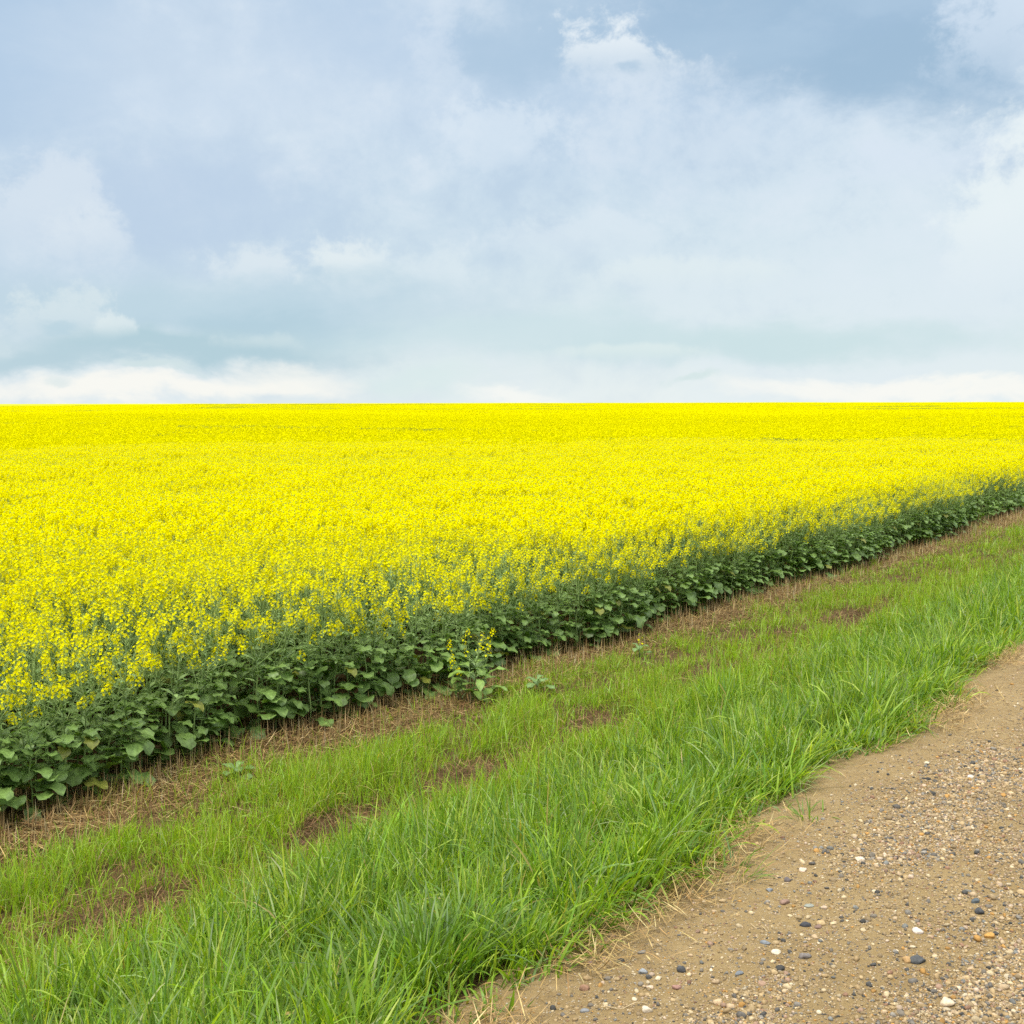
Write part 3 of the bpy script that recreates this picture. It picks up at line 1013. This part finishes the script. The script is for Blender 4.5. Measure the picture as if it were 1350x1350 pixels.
def raceme(r, lod, size=1.0, n=20):
    """one flower head: open flowers round a spike, buds on top. Slots: 0 petal, 1 green"""
    b = MB()
    Ls = 0.080 * size * r.uniform(0.8, 1.4)
    petal = 0.0108 * size
    for i in range(n):
        t = (i + r.uniform(0, 0.7)) / n
        a = i * 2.4 + r.uniform(-0.4, 0.4)
        rad = 0.032 * size * (1 - 0.6 * t) * r.uniform(0.5, 1.35)
        ctr = np.array([math.cos(a) * rad, math.sin(a) * rad, t * Ls + rad * 0.25])
        nrm, e1, e2 = frame(np.array([math.cos(a), math.sin(a), r.uniform(0.5, 1.3)]) + r.normal(scale=0.25, size=3))
        c = np.array(YEL[r.integers(0, 4)]) * r.uniform(0.93, 1.05)
        rot0 = r.uniform(0, 6.28)
        if lod == 0:
            V, q = [], []
            for k in range(4):
                th = rot0 + k * math.pi / 2 + r.uniform(-0.2, 0.2)
                d = math.cos(th) * e1 + math.sin(th) * e2
                sd_ = -math.sin(th) * e1 + math.cos(th) * e2
                up = nrm * petal * r.uniform(0.05, 0.35)
                o = len(V)
                V += [ctr, ctr + d * petal * 0.65 + sd_ * petal * 0.46 + up * 0.8, ctr + d * petal * 1.02 + up, ctr + d * petal * 0.65 - sd_ * petal * 0.46 + up * 0.8]
                q.append((o, o + 1, o + 2, o + 3))
            b.add(V, quads=q, c=c)
            st = np.array([0, 0, t * Ls * 0.8])
            w = e1 * 0.0008
            b.add([st - w, st + w, ctr + w, ctr - w], quads=[(0, 1, 2, 3)], c=GREY_GREEN, mat=1)
        else:
            p = petal * (1.12 if lod == 1 else 1.2)
            d1 = math.cos(rot0) * e1 + math.sin(rot0) * e2
            d2 = -math.sin(rot0) * e1 + math.cos(rot0) * e2
            b.add([ctr - d1 * p, ctr - d2 * p, ctr + d1 * p, ctr + d2 * p], quads=[(0, 1, 2, 3)], c=c)
    nb_ = 7 if lod == 0 else 1
    for k in range(nb_):
        s = (0.0032 if lod == 0 else 0.007) * size
        o = np.array([r.normal() * 0.006, r.normal() * 0.006, Ls + r.uniform(0.0, 0.012)]) * (1 if lod == 0 else np.array([0, 0, 1]))
        V = o + np.array([(s, 0, 0), (0, s, 0), (-s, 0, 0), (0, -s, 0), (0, 0, 1.7 * s), (0, 0, -1.7 * s)])
        b.add(V, tris=[(0, 1, 4), (1, 2, 4), (2, 3, 4), (3, 0, 4), (1, 0, 5), (2, 1, 5), (3, 2, 5), (0, 3, 5)], c=(0.36, 0.42, 0.05), mat=1)
    return b


def canola(r, lod, H=1.05, edge=False, nbranch=7, big=True, flowers=20, out_az=0.0, bloom=1.0):
    """returns stem, foliage and a list of (place, tilt axis matrix, flower head)"""
    stem, fol, heads = MB(), MB(), []
    sides = 5 if lod == 0 else 3
    lean = r.normal(scale=0.05, size=2)
    if edge:
        lean += np.array([math.cos(out_az), math.sin(out_az)]) * r.uniform(0.0, 0.14)
    ht = H * 0.80
    zz = np.linspace(0, ht, 6)
    wob = r.normal(scale=0.008, size=(6, 2)); wob[0] = 0
    pts = np.stack([lean[0] * (zz / ht) ** 1.3 + wob[:, 0], lean[1] * (zz / ht) ** 1.3 + wob[:, 1], zz], -1)
    sc = np.array([0.29, 0.395, 0.135]) * r.uniform(0.9, 1.1)
    tube(stem, pts, 0.0075, 0.0035, sides, sc, 0)
    at = lambda h: np.array([np.interp(h, zz, pts[:, k]) for k in range(3)])
    az = r.uniform(0, 6.28)
    # leaves: big stalked ones low down, narrower clasping ones above
    nl = (r.integers(10, 14) if edge else r.integers(5, 8)) if lod == 0 else (9 if edge else 3)
    if big:
        for i in range(nl):
            az += 2.4 + r.uniform(-0.4, 0.4)
            a = az
            if edge and r.random() < 0.45:
                a = out_az + r.normal(scale=0.8)
            f = (i + r.random()) / nl
            h = (0.035 + 0.46 * f) * H if edge else (0.12 + 0.42 * f) * H
            L = r.uniform(0.14, 0.245) * (1.05 - 0.45 * f)
            c = np.array([0.152, 0.240, 0.056]) * r.uniform(0.75, 1.16) + np.array([0.02, 0.022, 0.012]) * f
            if r.random() < 0.05:
                c = np.array([0.20, 0.21, 0.035])
            nu, nv = (12, 7) if lod == 0 else (4, 3)
            leaf(fol, r, at(h), a, L, L * r.uniform(0.5, 0.78), r.uniform(0.04, 0.11), r.uniform(-0.1, 1.0), r.uniform(0.3, 1.6), c, nu, nv, 0.24, 0, stem)
    nm = (r.integers(6, 9) if edge else 5) if lod == 0 else 4
    for i in range(nm):
        az += 2.4 + r.uniform(-0.4, 0.4)
        f = (i + r.random()) / nm
        h = (0.36 + 0.40 * f) * H
        L = r.uniform(0.08, 0.14) * (1.1 - 0.5 * f)
        c = np.array([0.20, 0.285, 0.10]) * r.uniform(0.75, 1.25)
        nu, nv = (6, 3) if lod == 0 else (3, 2)
        leaf(fol, r, at(h) , az, L, L * r.uniform(0.26, 0.42), 0.0, r.uniform(0.5, 1.1), r.uniform(0.4, 1.4), c, nu, nv, 0.05, 0, None)
    # flowering branches
    nbr = nbranch
    tops = [(at(ht), np.array([r.normal() * 0.02, r.normal() * 0.02, H - ht]))]
    for i in range(nbr):
        h = H * (r.uniform(0.45, 0.72))
        a = i * 2.4 + r.uniform(-0.5, 0.5)
        rise = H * r.uniform(0.82, 1.02) - h - (r.uniform(0.06, 0.36) * H if (edge and r.random() < 0.75) else 0)
        sp = r.uniform(0.07, 0.22)
        tops.append((at(h), np.array([math.cos(a) * sp, math.sin(a) * sp, max(rise, 0.12)])))
    for p0, v in tops:
        p1 = p0 + v
        mid = p0 + v * np.array([0.68, 0.68, 0.45])
        tube(stem, [p0, mid, p1], 0.0032, 0.0016, 3, sc * r.uniform(0.95, 1.15), 0)
        # young pods and spent stalks below the flowers
        npod = (18 if lod == 0 else 6) if lod < 2 else 0
        for k in range(npod):
            f = r.uniform(0.35, 1.0)
            q0 = mid + (p1 - mid) * f
            a = r.uniform(0, 6.28)
            ln = r.uniform(0.025, 0.055)
            q1 = q0 + np.array([math.cos(a), math.sin(a), r.uniform(0.3, 1.0)]) * ln * 0.8
            w = np.array([-math.sin(a), math.cos(a), 0]) * (0.0013 if lod == 0 else 0.0022)
            stem.add([q0 - w, q0 + w, q1 + w * 0.6, q1 - w * 0.6], quads=[(0, 1, 2, 3)], c=np.array([0.30, 0.40, 0.12]) * r.uniform(0.8, 1.2))
        if lod == 0:                                   # small upper leaf at the branch foot
            leaf(fol, r, p0, math.atan2(v[1], v[0]) + r.normal(scale=0.4), r.uniform(0.05, 0.09), r.uniform(0.014, 0.026), 0, 0.9, 0.8, np.array([0.17, 0.255, 0.085]), 4, 3, 0.02, 0, None)
        if r.random() < bloom:
            nf = int(flowers * r.uniform(0.65, 1.25))
            hd = raceme(r, lod, r.uniform(0.85, 1.2), max(nf, 4))
            d, a_, e_ = frame(v * np.array([0.5, 0.5, 1.0]))
            heads.append((p1, np.stack([a_, -e_, d], 1), hd))
    return stem, fol, heads


def merged_plant(parts):
    """stem, foliage and heads in one mesh: slots 0 stem, 1 leaf, 2 petal"""
    stem, fol, heads = parts
    b = MB()
    b.merge(stem)
    n0 = len(b.f4), len(b.f3)
    b.merge(fol)
    for i in range(n0[0], len(b.f4)):
        b.m4[i] = b.m4[i] * 0 + 1
    for loc, rot, h in heads:
        k4, k3 = len(b.f4), len(b.f3)
        b.merge(h, loc, rot)
        for i in range(k4, len(b.f4)):
            b.m4[i] = np.where(b.m4[i] == 0, 2, 0).astype(np.int32)
        for i in range(k3, len(b.f3)):
            b.m3[i] = np.where(b.m3[i] == 0, 2, 0).astype(np.int32)
    return b


MATS3 = [M_stem, M_leaf, M_petal]
EDGE_U = 6.70


def crop_edge(y):
    e = EDGE_U + (fbm(y * 0.75, y * 0.07 + 9, 71, 3) - 0.5) * 0.58
    e = e + 0.30 * np.exp(-((y - NOTCH) / 0.16) ** 2) + 0.22 * sstep(y, 23.6, 24.3)
    return e


NOTCH = float(ground_at(318, 975)[1])

# --- the plants of the outer rows, each one a thing
r = np.random.default_rng(77)
protos = []
for i in range(12):
    protos.append(canola(np.random.default_rng(900 + i), 0, r.uniform(0.92, 1.06), True, int(r.integers(6, 9)), True, 18, 0.0, 0.93))
cand = []
yy = 2.6
while yy < 32:
    for row in range(2):
        e = float(crop_edge(yy))
        cand.append((-(e + 0.06 + row * 0.19 + r.normal() * 0.035), yy + r.normal() * 0.03 + row * 0.06))
    yy += 0.145
cand = [c for c in cand if in_view(np.float64(c[0]), np.float64(c[1]), 1.5)]
cand.sort(key=lambda c: math.hypot(c[0], c[1]))
front = cand[:300]
FRONT_YMAX = max(c[1] for c in front)
G_FRONT = 'canola plants along the outer rows of the crop'
L_FRONT = 'flowering canola plant standing in the outer rows of the crop edge'
proto_objs = []


def make_plant(name, parts, mats=(M_stem, M_leaf, M_petal)):
    root = bpy.data.objects.new(name, None)
    root.empty_display_size = 0.1
    col.objects.link(root)
    stem, fol, heads = parts
    link('stem', stem.mesh('stem', M_stem), root)
    link('foliage', fol.mesh('foliage', M_leaf), root)
    for loc, rot, h in heads:
        o = link('flower_head', h.mesh('flower_head', [M_petal, M_stem]), root, loc)
        o.rotation_euler = mathutils.Matrix(rot.tolist()).to_euler()
    return root


def copy_plant(root):
    c = root.copy()
    col.objects.link(c)
    for ch in root.children:
        d = ch.copy()
        col.objects.link(d)
        d.parent = c
    return c


used = {}
for i, (x, y) in enumerate(front):
    k = int(r.integers(0, len(protos)))
    if k not in used:
        used[k] = make_plant('canola_plant', protos[k])
        o = used[k]
    else:
        o = copy_plant(used[k])
    s = r.uniform(0.88, 1.08) * (0.90 + 0.22 * float(fbm(y * 0.9, 3.3, 111, 2)))
    o.location = (x, y, float(land(x, y)) - 0.005)
    o.rotation_euler = (0, 0, r.normal(scale=0.5))
    o.scale = (s, s, s)
    tag(o, L_FRONT, 'plant', G_FRONT)

# --- lone plants on the stubble
def seedling(r, n, L):
    stem, fol = MB(), MB()
    tube(stem, [(0, 0, 0), (0.004, 0, 0.05), (0.0, 0.004, 0.10)], 0.004, 0.002, 5, (0.16, 0.26, 0.09), 0)
    for i in range(n):
        f = i / n
        leaf(fol, r, (0, 0, 0.02 + 0.085 * f), i * 2.4 + r.uniform(-0.3, 0.3), L * (1.1 - 0.5 * f) * r.uniform(0.8, 1.15), L * 0.62 * (1.1 - 0.4 * f), 0.035 * (1 - f),
             0.75 + 0.4 * f, r.uniform(0.8, 1.5), np.array([0.135, 0.215, 0.06]) * r.uniform(0.85, 1.15), 7, 5, 0.08, 0, stem)
    return stem, fol, []


def small_canola(r):
    stem, fol, heads = canola(r, 0, 0.54, True, 7, False, 8, 0.0, 0.8)
    for i in range(30):
        leaf(fol, r, (r.normal() * 0.07, r.normal() * 0.07, 0.03 + 0.010 * i), i * 2.4, r.uniform(0.13, 0.20), r.uniform(0.06, 0.10), 0.05, r.uniform(0.3, 1.1), r.uniform(0.7, 1.4),
             np.array([0.165, 0.255, 0.05]) * r.uniform(0.75, 1.2), 8, 5, 0.12, 0, stem)
    for (dx, dy, h) in ((-0.16, -0.10, 0.52), (-0.03, -0.02, 0.64), (0.14, 0.10, 0.64), (-0.15, -0.08, 0.36), (-0.08, -0.08, 0.32), (-0.12, -0.12, 0.42)):
        tube(stem, [(dx * 0.2, dy * 0.2, 0.05), (dx * 0.75, dy * 0.75, h * 0.6), (dx, dy, h - 0.07)], 0.004, 0.002, 4, (0.20, 0.29, 0.085), 0)
        hd = raceme(r, 0, 0.9, 14)
        heads.append((np.array([dx, dy, h - 0.09]), np.diag([0.75, 0.75, 1.0]) if False else np.eye(3), hd))
    return stem, fol, heads


LONE = [
    (622, 925, 'small', 'small bushy canola plant with yellow spikes standing alone before the crop edge'),
    (312, 1030, 'seed', 'pale young seedling with four broad leaves on bare straw, nearest the crop gap'),
    (708, 914, 'seed', 'slender young seedling with stacked pale leaves beside the lone bushy canola'),
    (842, 868, 'seed', 'tiny seedling with one yellow bud on the stubble by green grass'),
]
for i, (px, py, kind, lab) in enumerate(LONE):
    p = ground_at(px, py)
    rr = np.random.default_rng(1300 + i)
    if kind == 'small':
        o = make_plant('canola_plant', small_canola(rr))
    else:
        parts = seedling(rr, 7 if i != 3 else 5, (0.13, 0.10, 0.085)[min(i - 1, 2)])
        if i == 3:
            parts = (parts[0], parts[1], [(np.array([0, 0.004, 0.10]), np.eye(3), raceme(rr, 0, 0.8, 5))])
        o = make_plant('seedling', parts)
        o.scale = ((1.0, 1.0, 1.3, 1.3)[i],) * 3
    o.location = (p[0], p[1], float(land(p[0], p[1])) - 0.004)
    tag(o, lab, 'plant')


# --- the rest of the crop: one object, plants and patches set out on its points
def patch(r, size, nplants, lod):
    b = MB()
    for i in range(nplants):
        x, y = r.uniform(-size / 2, size / 2, 2)
        k = patch_src[lod][r.integers(0, len(patch_src[lod]))]
        a = r.uniform(0, 6.28)
        R_ = np.array([[math.cos(a), -math.sin(a), 0], [math.sin(a), math.cos(a), 0], [0, 0, 1]])
        b.merge(k, (x, y, 0), R_, r.uniform(0.88, 1.1))
    return b


def far_plant(r, nq, q, stalks=0, rise=0.85):
    """a plant seen from afar: a bunch of flower clusters over a few stalks and leaves"""
    b = MB()
    for i in range(nq):
        p = np.array([r.normal() * 0.13, r.normal() * 0.13, r.uniform(0.74, 1.08)])
        nrm, e1, e2 = frame(np.array([r.normal(), r.normal(), r.uniform(0.2, 1.6)]))
        s = q * r.uniform(0.7, 1.3)
        b.add([p - e1 * s, p - e2 * s, p + e1 * s, p + e2 * s], quads=[(0, 1, 2, 3)], c=np.array(YEL[r.integers(0, 4)]) * r.uniform(0.86, 1.06), mat=2)
    for i in range(stalks or max(3, nq // 5)):
        a = r.uniform(0, 6.28)
        p = np.array([math.cos(a), math.sin(a), 0]) * r.uniform(0, 0.16)
        w = np.array([-math.sin(a), math.cos(a), 0]) * 0.02
        b.add([p + (0, 0, 0.1) - w, p + (0, 0, 0.1) + w, p * 1.3 + (0, 0, rise) + w * 0.5, p * 1.3 + (0, 0, rise) - w * 0.5], quads=[(0, 1, 2, 3)], c=np.array([0.18, 0.25, 0.06]) * r.uniform(0.8, 1.2), mat=1)
    return b


def low_bloom(x, y, cut=0.555):
    """streaks of the field where fewer flowers are out"""
    d = np.hypot(x, y)
    a, f = x * math.cos(0.6) + y * math.sin(0.6), y * math.cos(0.6) - x * math.sin(0.6)
    k = 1 + 2.2 * sstep(d, 60, 260)
    return fbm(a / (26.0 * k), f / (9.0 * k), 101, 3) > cut


inst = []                         # (mesh, points, yaw, scale)
r = np.random.default_rng(5)


def proto_mesh(name, b):
    return b.mesh(name, MATS3)


inner0 = [proto_mesh('canola', merged_plant(canola(np.random.default_rng(40 + i), 0, 1.05, False, 11, True, 23))) for i in range(6)]
rim0 = [proto_mesh('canola', merged_plant(canola(np.random.default_rng(240 + i), 0, 1.03, False, 9, True, 17, 0.0, 0.9))) for i in range(6)]
edge1 = [proto_mesh('canola', merged_plant(canola(np.random.default_rng(60 + i), 1, 1.0, True, 9, True, 14))) for i in range(5)]
inner1 = [proto_mesh('canola', merged_plant(canola(np.random.default_rng(80 + i), 1, 1.05, False, 12, True, 23))) for i in range(6)]
patch_src = {2: [far_plant(np.random.default_rng(120 + i), 50, 0.026, 16, 0.95) for i in range(5)], 3: [far_plant(np.random.default_rng(140 + i), 15, 0.052, 6, 0.95) for i in range(5)]}
thin2 = [far_plant(np.random.default_rng(160 + i), 9, 0.024, 16, 1.0) for i in range(4)]
thin3 = [far_plant(np.random.default_rng(170 + i), 3, 0.04, 14, 1.0) for i in range(4)]
patch_src[22], patch_src[33] = patch_src[2][:2] + thin2, patch_src[3][:2] + thin3
patch2 = [proto_mesh('canola', patch(r, 2.3, 95, 2)) for _ in range(4)]
patch3 = [proto_mesh('canola', patch(r, 6.6, 420, 3)) for _ in range(4)]
patch2t = [proto_mesh('canola', patch(r, 2.3, 95, 22)) for _ in range(3)]
patch3t = [proto_mesh('canola', patch(r, 6.6, 420, 33)) for _ in range(3)]
inner1t = [proto_mesh('canola', merged_plant(canola(np.random.default_rng(190 + i), 1, 1.0, False, 9, True, 15))) for i in range(4)]


def spread(meshes, x, y, yaw, s, thin=None):
    pick = r.integers(0, len(meshes), len(x))
    dz = 0.0
    if thin is not None:
        pick = np.where(low_bloom(x, y), len(meshes) + r.integers(0, len(thin), len(x)), pick)
        meshes = meshes + thin
    z = land(x, y) + dz
    for k, me in enumerate(meshes):
        m = pick == k
        inst.append((me, np.stack([x[m], y[m], z[m]], -1), yaw[m], s[m]))


def lattice(u0, u1, y0, y1, du, dy, jit):
    uu, yy = np.meshgrid(np.arange(u0, u1, du), np.arange(y0, y1, dy))
    uu, yy = uu.ravel(), yy.ravel()
    return -(uu + r.normal(scale=jit * du, size=len(uu))), yy + r.normal(scale=jit * dy, size=len(yy))


D0, D1, D2, D3 = 13.0, 44.0, 130.0, 900.0
def near_limit(x, y):
    return 42 + 18 * (fbm(x / 7, y / 7, 131, 3) - 0.5) + 6 * (vnoise(x * 1.3, y * 1.3, 133) - 0.5)


x, y = lattice(6.7, 54, 1.5, 54, 0.21, 0.19, 0.3)
d = np.hypot(x, y)
depth = -x - crop_edge(y)
thin = fbm(x * 0.5, y * 0.5, 91, 3)
keep = in_view(x, y, 9) & (d < near_limit(x, y)) & (r.random(len(x)) < 0.70 + 0.6 * sstep(thin, 0.3, 0.5))
is_front = depth < 0.34
vis_front = in_view(x, y, 1.5) & (y < FRONT_YMAX) & is_front
keep &= ~vis_front & (depth > 0.02)
x, y, d, is_front = x[keep], y[keep], d[keep], is_front[keep]
hs = 0.93 + 0.22 * (fbm(x * 0.45, y * 0.45, 93, 3) - 0.25)
sc = hs * r.uniform(0.9, 1.1, len(x))
yaw = r.uniform(0, 6.28, len(x))
depth_k = -x - crop_edge(y)
rim = (d < D0) & ~is_front & (depth_k < 0.4 + 1.2 * r.random(len(x)))
spread(rim0, x[rim], y[rim], yaw[rim], sc[rim])
a = (d < D0) & ~is_front & ~rim
spread(inner0, x[a], y[a], yaw[a], sc[a])
a = is_front
spread(edge1, x[a], y[a], r.normal(scale=0.5, size=a.sum()), sc[a])
a = (d >= D0) & ~is_front
spread(inner1, x[a], y[a], yaw[a], sc[a], inner1t)
x, y = lattice(7.9, 135, 2, 135, 2.0, 2.0, 0.05)
d = np.hypot(x, y)
k = in_view(x, y, 9) & (d >= near_limit(x, y) - 1.2) & (d < D2 + 30 * (fbm(x / 15, y / 15, 135, 3) - 0.5))
x, y = x[k], y[k]
spread(patch2, x, y, r.integers(0, 4, len(x)) * math.pi / 2 + r.normal(scale=0.1, size=len(x)), 0.97 + 0.3 * (fbm(x * 0.09, y * 0.09, 95, 3) - 0.5), patch2t)
x, y = lattice(10, 900, 5, 900, 6.0, 6.0, 0.05)
d = np.hypot(x, y)
k = in_view(x, y, 7) & (d >= D2 - 4 + 30 * (fbm(x / 15, y / 15, 135, 3) - 0.5)) & (d < D3)
x, y = x[k], y[k]
spread(patch3, x, y, r.integers(0, 4, len(x)) * math.pi / 2 + r.normal(scale=0.1, size=len(x)), 0.97 + 0.35 * (fbm(x * 0.03, y * 0.03, 97, 3) - 0.5), patch3t)

# closed canopy of the distant part of the field
fx = -np.concatenate([np.arange(9, 60, 3.0), np.arange(60, 200, 8.0), np.geomspace(200, 5200, 60)])
fy = np.concatenate([[-2500, -900, -300, -100, -40], np.arange(0, 60, 3.0), np.arange(60, 200, 8.0), np.geomspace(200, 5200, 60)])
X, Y = np.meshgrid(fx, fy)
Dd = np.hypot(X, Y)
Z = land(X, Y) + np.where(Dd < 100, 0.45, np.where(Dd < 860, 0.80, 1.0)) + (vnoise(X / 4, Y / 4, 3) - 0.5) * 0.1
nx, ny = len(fx), len(fy)
i = np.arange(nx * ny).reshape(ny, nx)
q = np.stack([i[:-1, :-1], i[1:, :-1], i[1:, 1:], i[:-1, 1:]], -1).reshape(-1, 4)
qd = Dd.ravel()[q].min(1)
q = q[qd > 60]
cb = MB()
cb.add(np.stack([X, Y, Z], -1).reshape(-1, 3), quads=q)
nsurf = cb.n
picks, yaws, scs = [np.full(nsurf, -1)], [np.zeros(nsurf)], [np.ones(nsurf)]
for k, (me, P, yw, s) in enumerate(inst):
    cb.add(P)
    picks.append(np.full(len(P), k)); yaws.append(yw); scs.append(s)
cme = cb.mesh('canola_crop', M_far)
cme.attributes.new('pick', 'INT', 'POINT').data.foreach_set('value', np.concatenate(picks).astype(np.int32))
cme.attributes.new('yaw', 'FLOAT', 'POINT').data.foreach_set('value', np.concatenate(yaws).astype(np.float32))
cme.attributes.new('size', 'FLOAT', 'POINT').data.foreach_set('value', np.concatenate(scs).astype(np.float32))
crop = link('canola_crop', cme)
tag(crop, 'vast canola crop in full yellow bloom reaching the flat horizon', kind='stuff')

ng = bpy.data.node_groups.new('canola_crop', 'GeometryNodeTree')
ng.interface.new_socket('Geometry', in_out='INPUT', socket_type='NodeSocketGeometry')
ng.interface.new_socket('Geometry', in_out='OUTPUT', socket_type='NodeSocketGeometry')
gi = ng.nodes.new('NodeGroupInput')
go = ng.nodes.new('NodeGroupOutput')
join = ng.nodes.new('GeometryNodeJoinGeometry')


def attr(name, t):
    n_ = ng.nodes.new('GeometryNodeInputNamedAttribute')
    n_.data_type = t
    n_.inputs['Name'].default_value = name
    return n_.outputs[0]


pk, yw, sz = attr('pick', 'INT'), attr('yaw', 'FLOAT'), attr('size', 'FLOAT')
cx = ng.nodes.new('ShaderNodeCombineXYZ')
ng.links.new(yw, cx.inputs[2])
e2r = ng.nodes.new('FunctionNodeEulerToRotation')
ng.links.new(cx.outputs[0], e2r.inputs[0])
ng.links.new(gi.outputs[0], join.inputs[0])
for k, (me, P, _y, _s) in enumerate(inst):
    if not len(P):
        continue
    src = bpy.data.objects.new('canola', me)             # never linked to the scene: only a source of shape
    oi = ng.nodes.new('GeometryNodeObjectInfo')
    oi.inputs['Object'].default_value = src
    oi.inputs['As Instance'].default_value = True
    cmp_ = ng.nodes.new('FunctionNodeCompare')
    cmp_.data_type = 'INT'
    cmp_.operation = 'EQUAL'
    ints = [s_ for s_ in cmp_.inputs if s_.type == 'INT']
    ng.links.new(pk, ints[0])
    ints[1].default_value = k
    iop = ng.nodes.new('GeometryNodeInstanceOnPoints')
    ng.links.new(gi.outputs[0], iop.inputs['Points'])
    ng.links.new(cmp_.outputs[0], iop.inputs['Selection'])
    ng.links.new(oi.outputs['Geometry'], iop.inputs['Instance'])
    ng.links.new(e2r.outputs[0], iop.inputs['Rotation'])
    ng.links.new(sz, iop.inputs['Scale'])
    ng.links.new(iop.outputs[0], join.inputs[0])
ng.links.new(join.outputs[0], go.inputs[0])
md = crop.modifiers.new('crop', 'NODES')
md.node_group = ng

# ------------------------------------------------------------------ odd tufts and stray straws at the road edge
def tuft(px, py, n, hgt, spread_, lean, lab, cols, wts, seed, wmul=1.0, up=0.25):
    rr = np.random.default_rng(seed)
    p = ground_at(px, py)
    b = MB()
    a = rr.uniform(0, 6.28, n)
    rad = spread_ * np.sqrt(rr.random(n))
    x, y = rad * np.cos(a), rad * np.sin(a)
    z = surf(p[0] + x, p[1] + y) - p[2] - 0.006
    blades(b, np.stack([x, y, z], -1), a + rr.normal(scale=0.6, size=n), hgt * rr.lognormal(0, 0.25, n), rr.uniform(0.005, 0.010, n) * wmul,
           np.abs(rr.normal(scale=up, size=n)) + lean * rad / spread_, np.abs(rr.normal(scale=0.7, size=n)), tint_mix(rr, n, cols, wts), 6,
           tip=np.array([1.1, 1.05, 0.95]), twist=rr.normal(scale=0.7, size=n))
    o = link('grass_tuft', b.mesh('grass_tuft', M_grass), loc=p)
    tag(o, lab, 'grass tuft')


GREENS = [(0.10, 0.19, 0.024), (0.13, 0.24, 0.028), (0.165, 0.28, 0.03), (0.125, 0.20, 0.065)]
tuft(560, 1285, 560, 0.235, 0.21, 0.5, 'largest dark green grass tussock bulging towards the dirt above golden straw', GREENS, [3, 3, 2, 1.5], 2001)
tuft(962, 1152, 34, 0.12, 0.09, 0.6, 'sparse low sprig of green blades growing out on the bare dirt', GREENS, [1, 2, 3, 1], 2003, 0.7, 0.6)
tuft(1065, 1078, 30, 0.10, 0.08, 0.6, 'short grass sprig on the dirt where the verge turns back', GREENS, [1, 2, 3, 1], 2004, 0.7, 0.6)


def straw(px, py, heading, L, bend, lab, seed):
    p = ground_at(px, py)
    b = MB()
    k = 9
    t = np.linspace(0, 1, k)
    a = heading + bend * t
    x = np.cumsum(np.cos(a)) * L / k
    y = np.cumsum(np.sin(a)) * L / k
    z = surf(p[0] + x, p[1] + y) - p[2] + 0.005 + 0.006 * np.sin(t * 9 + seed)
    tube(b, np.stack([x, y, z], -1), 0.0019, 0.0012, 5, (0.55, 0.42, 0.24), 0)
    o = link('straw', b.mesh('straw', M_straw), loc=p)
    tag(o, lab, 'straw')


straw(783, 1333, YAW + 0.02, 0.15, 0.3, 'long curved pale straw lying on dirt between a slate and a pale stone', 1)
straw(985, 1222, YAW - 0.5, 0.07, -0.4, 'short pale straw pointing at a cream pebble on the gravel', 2)
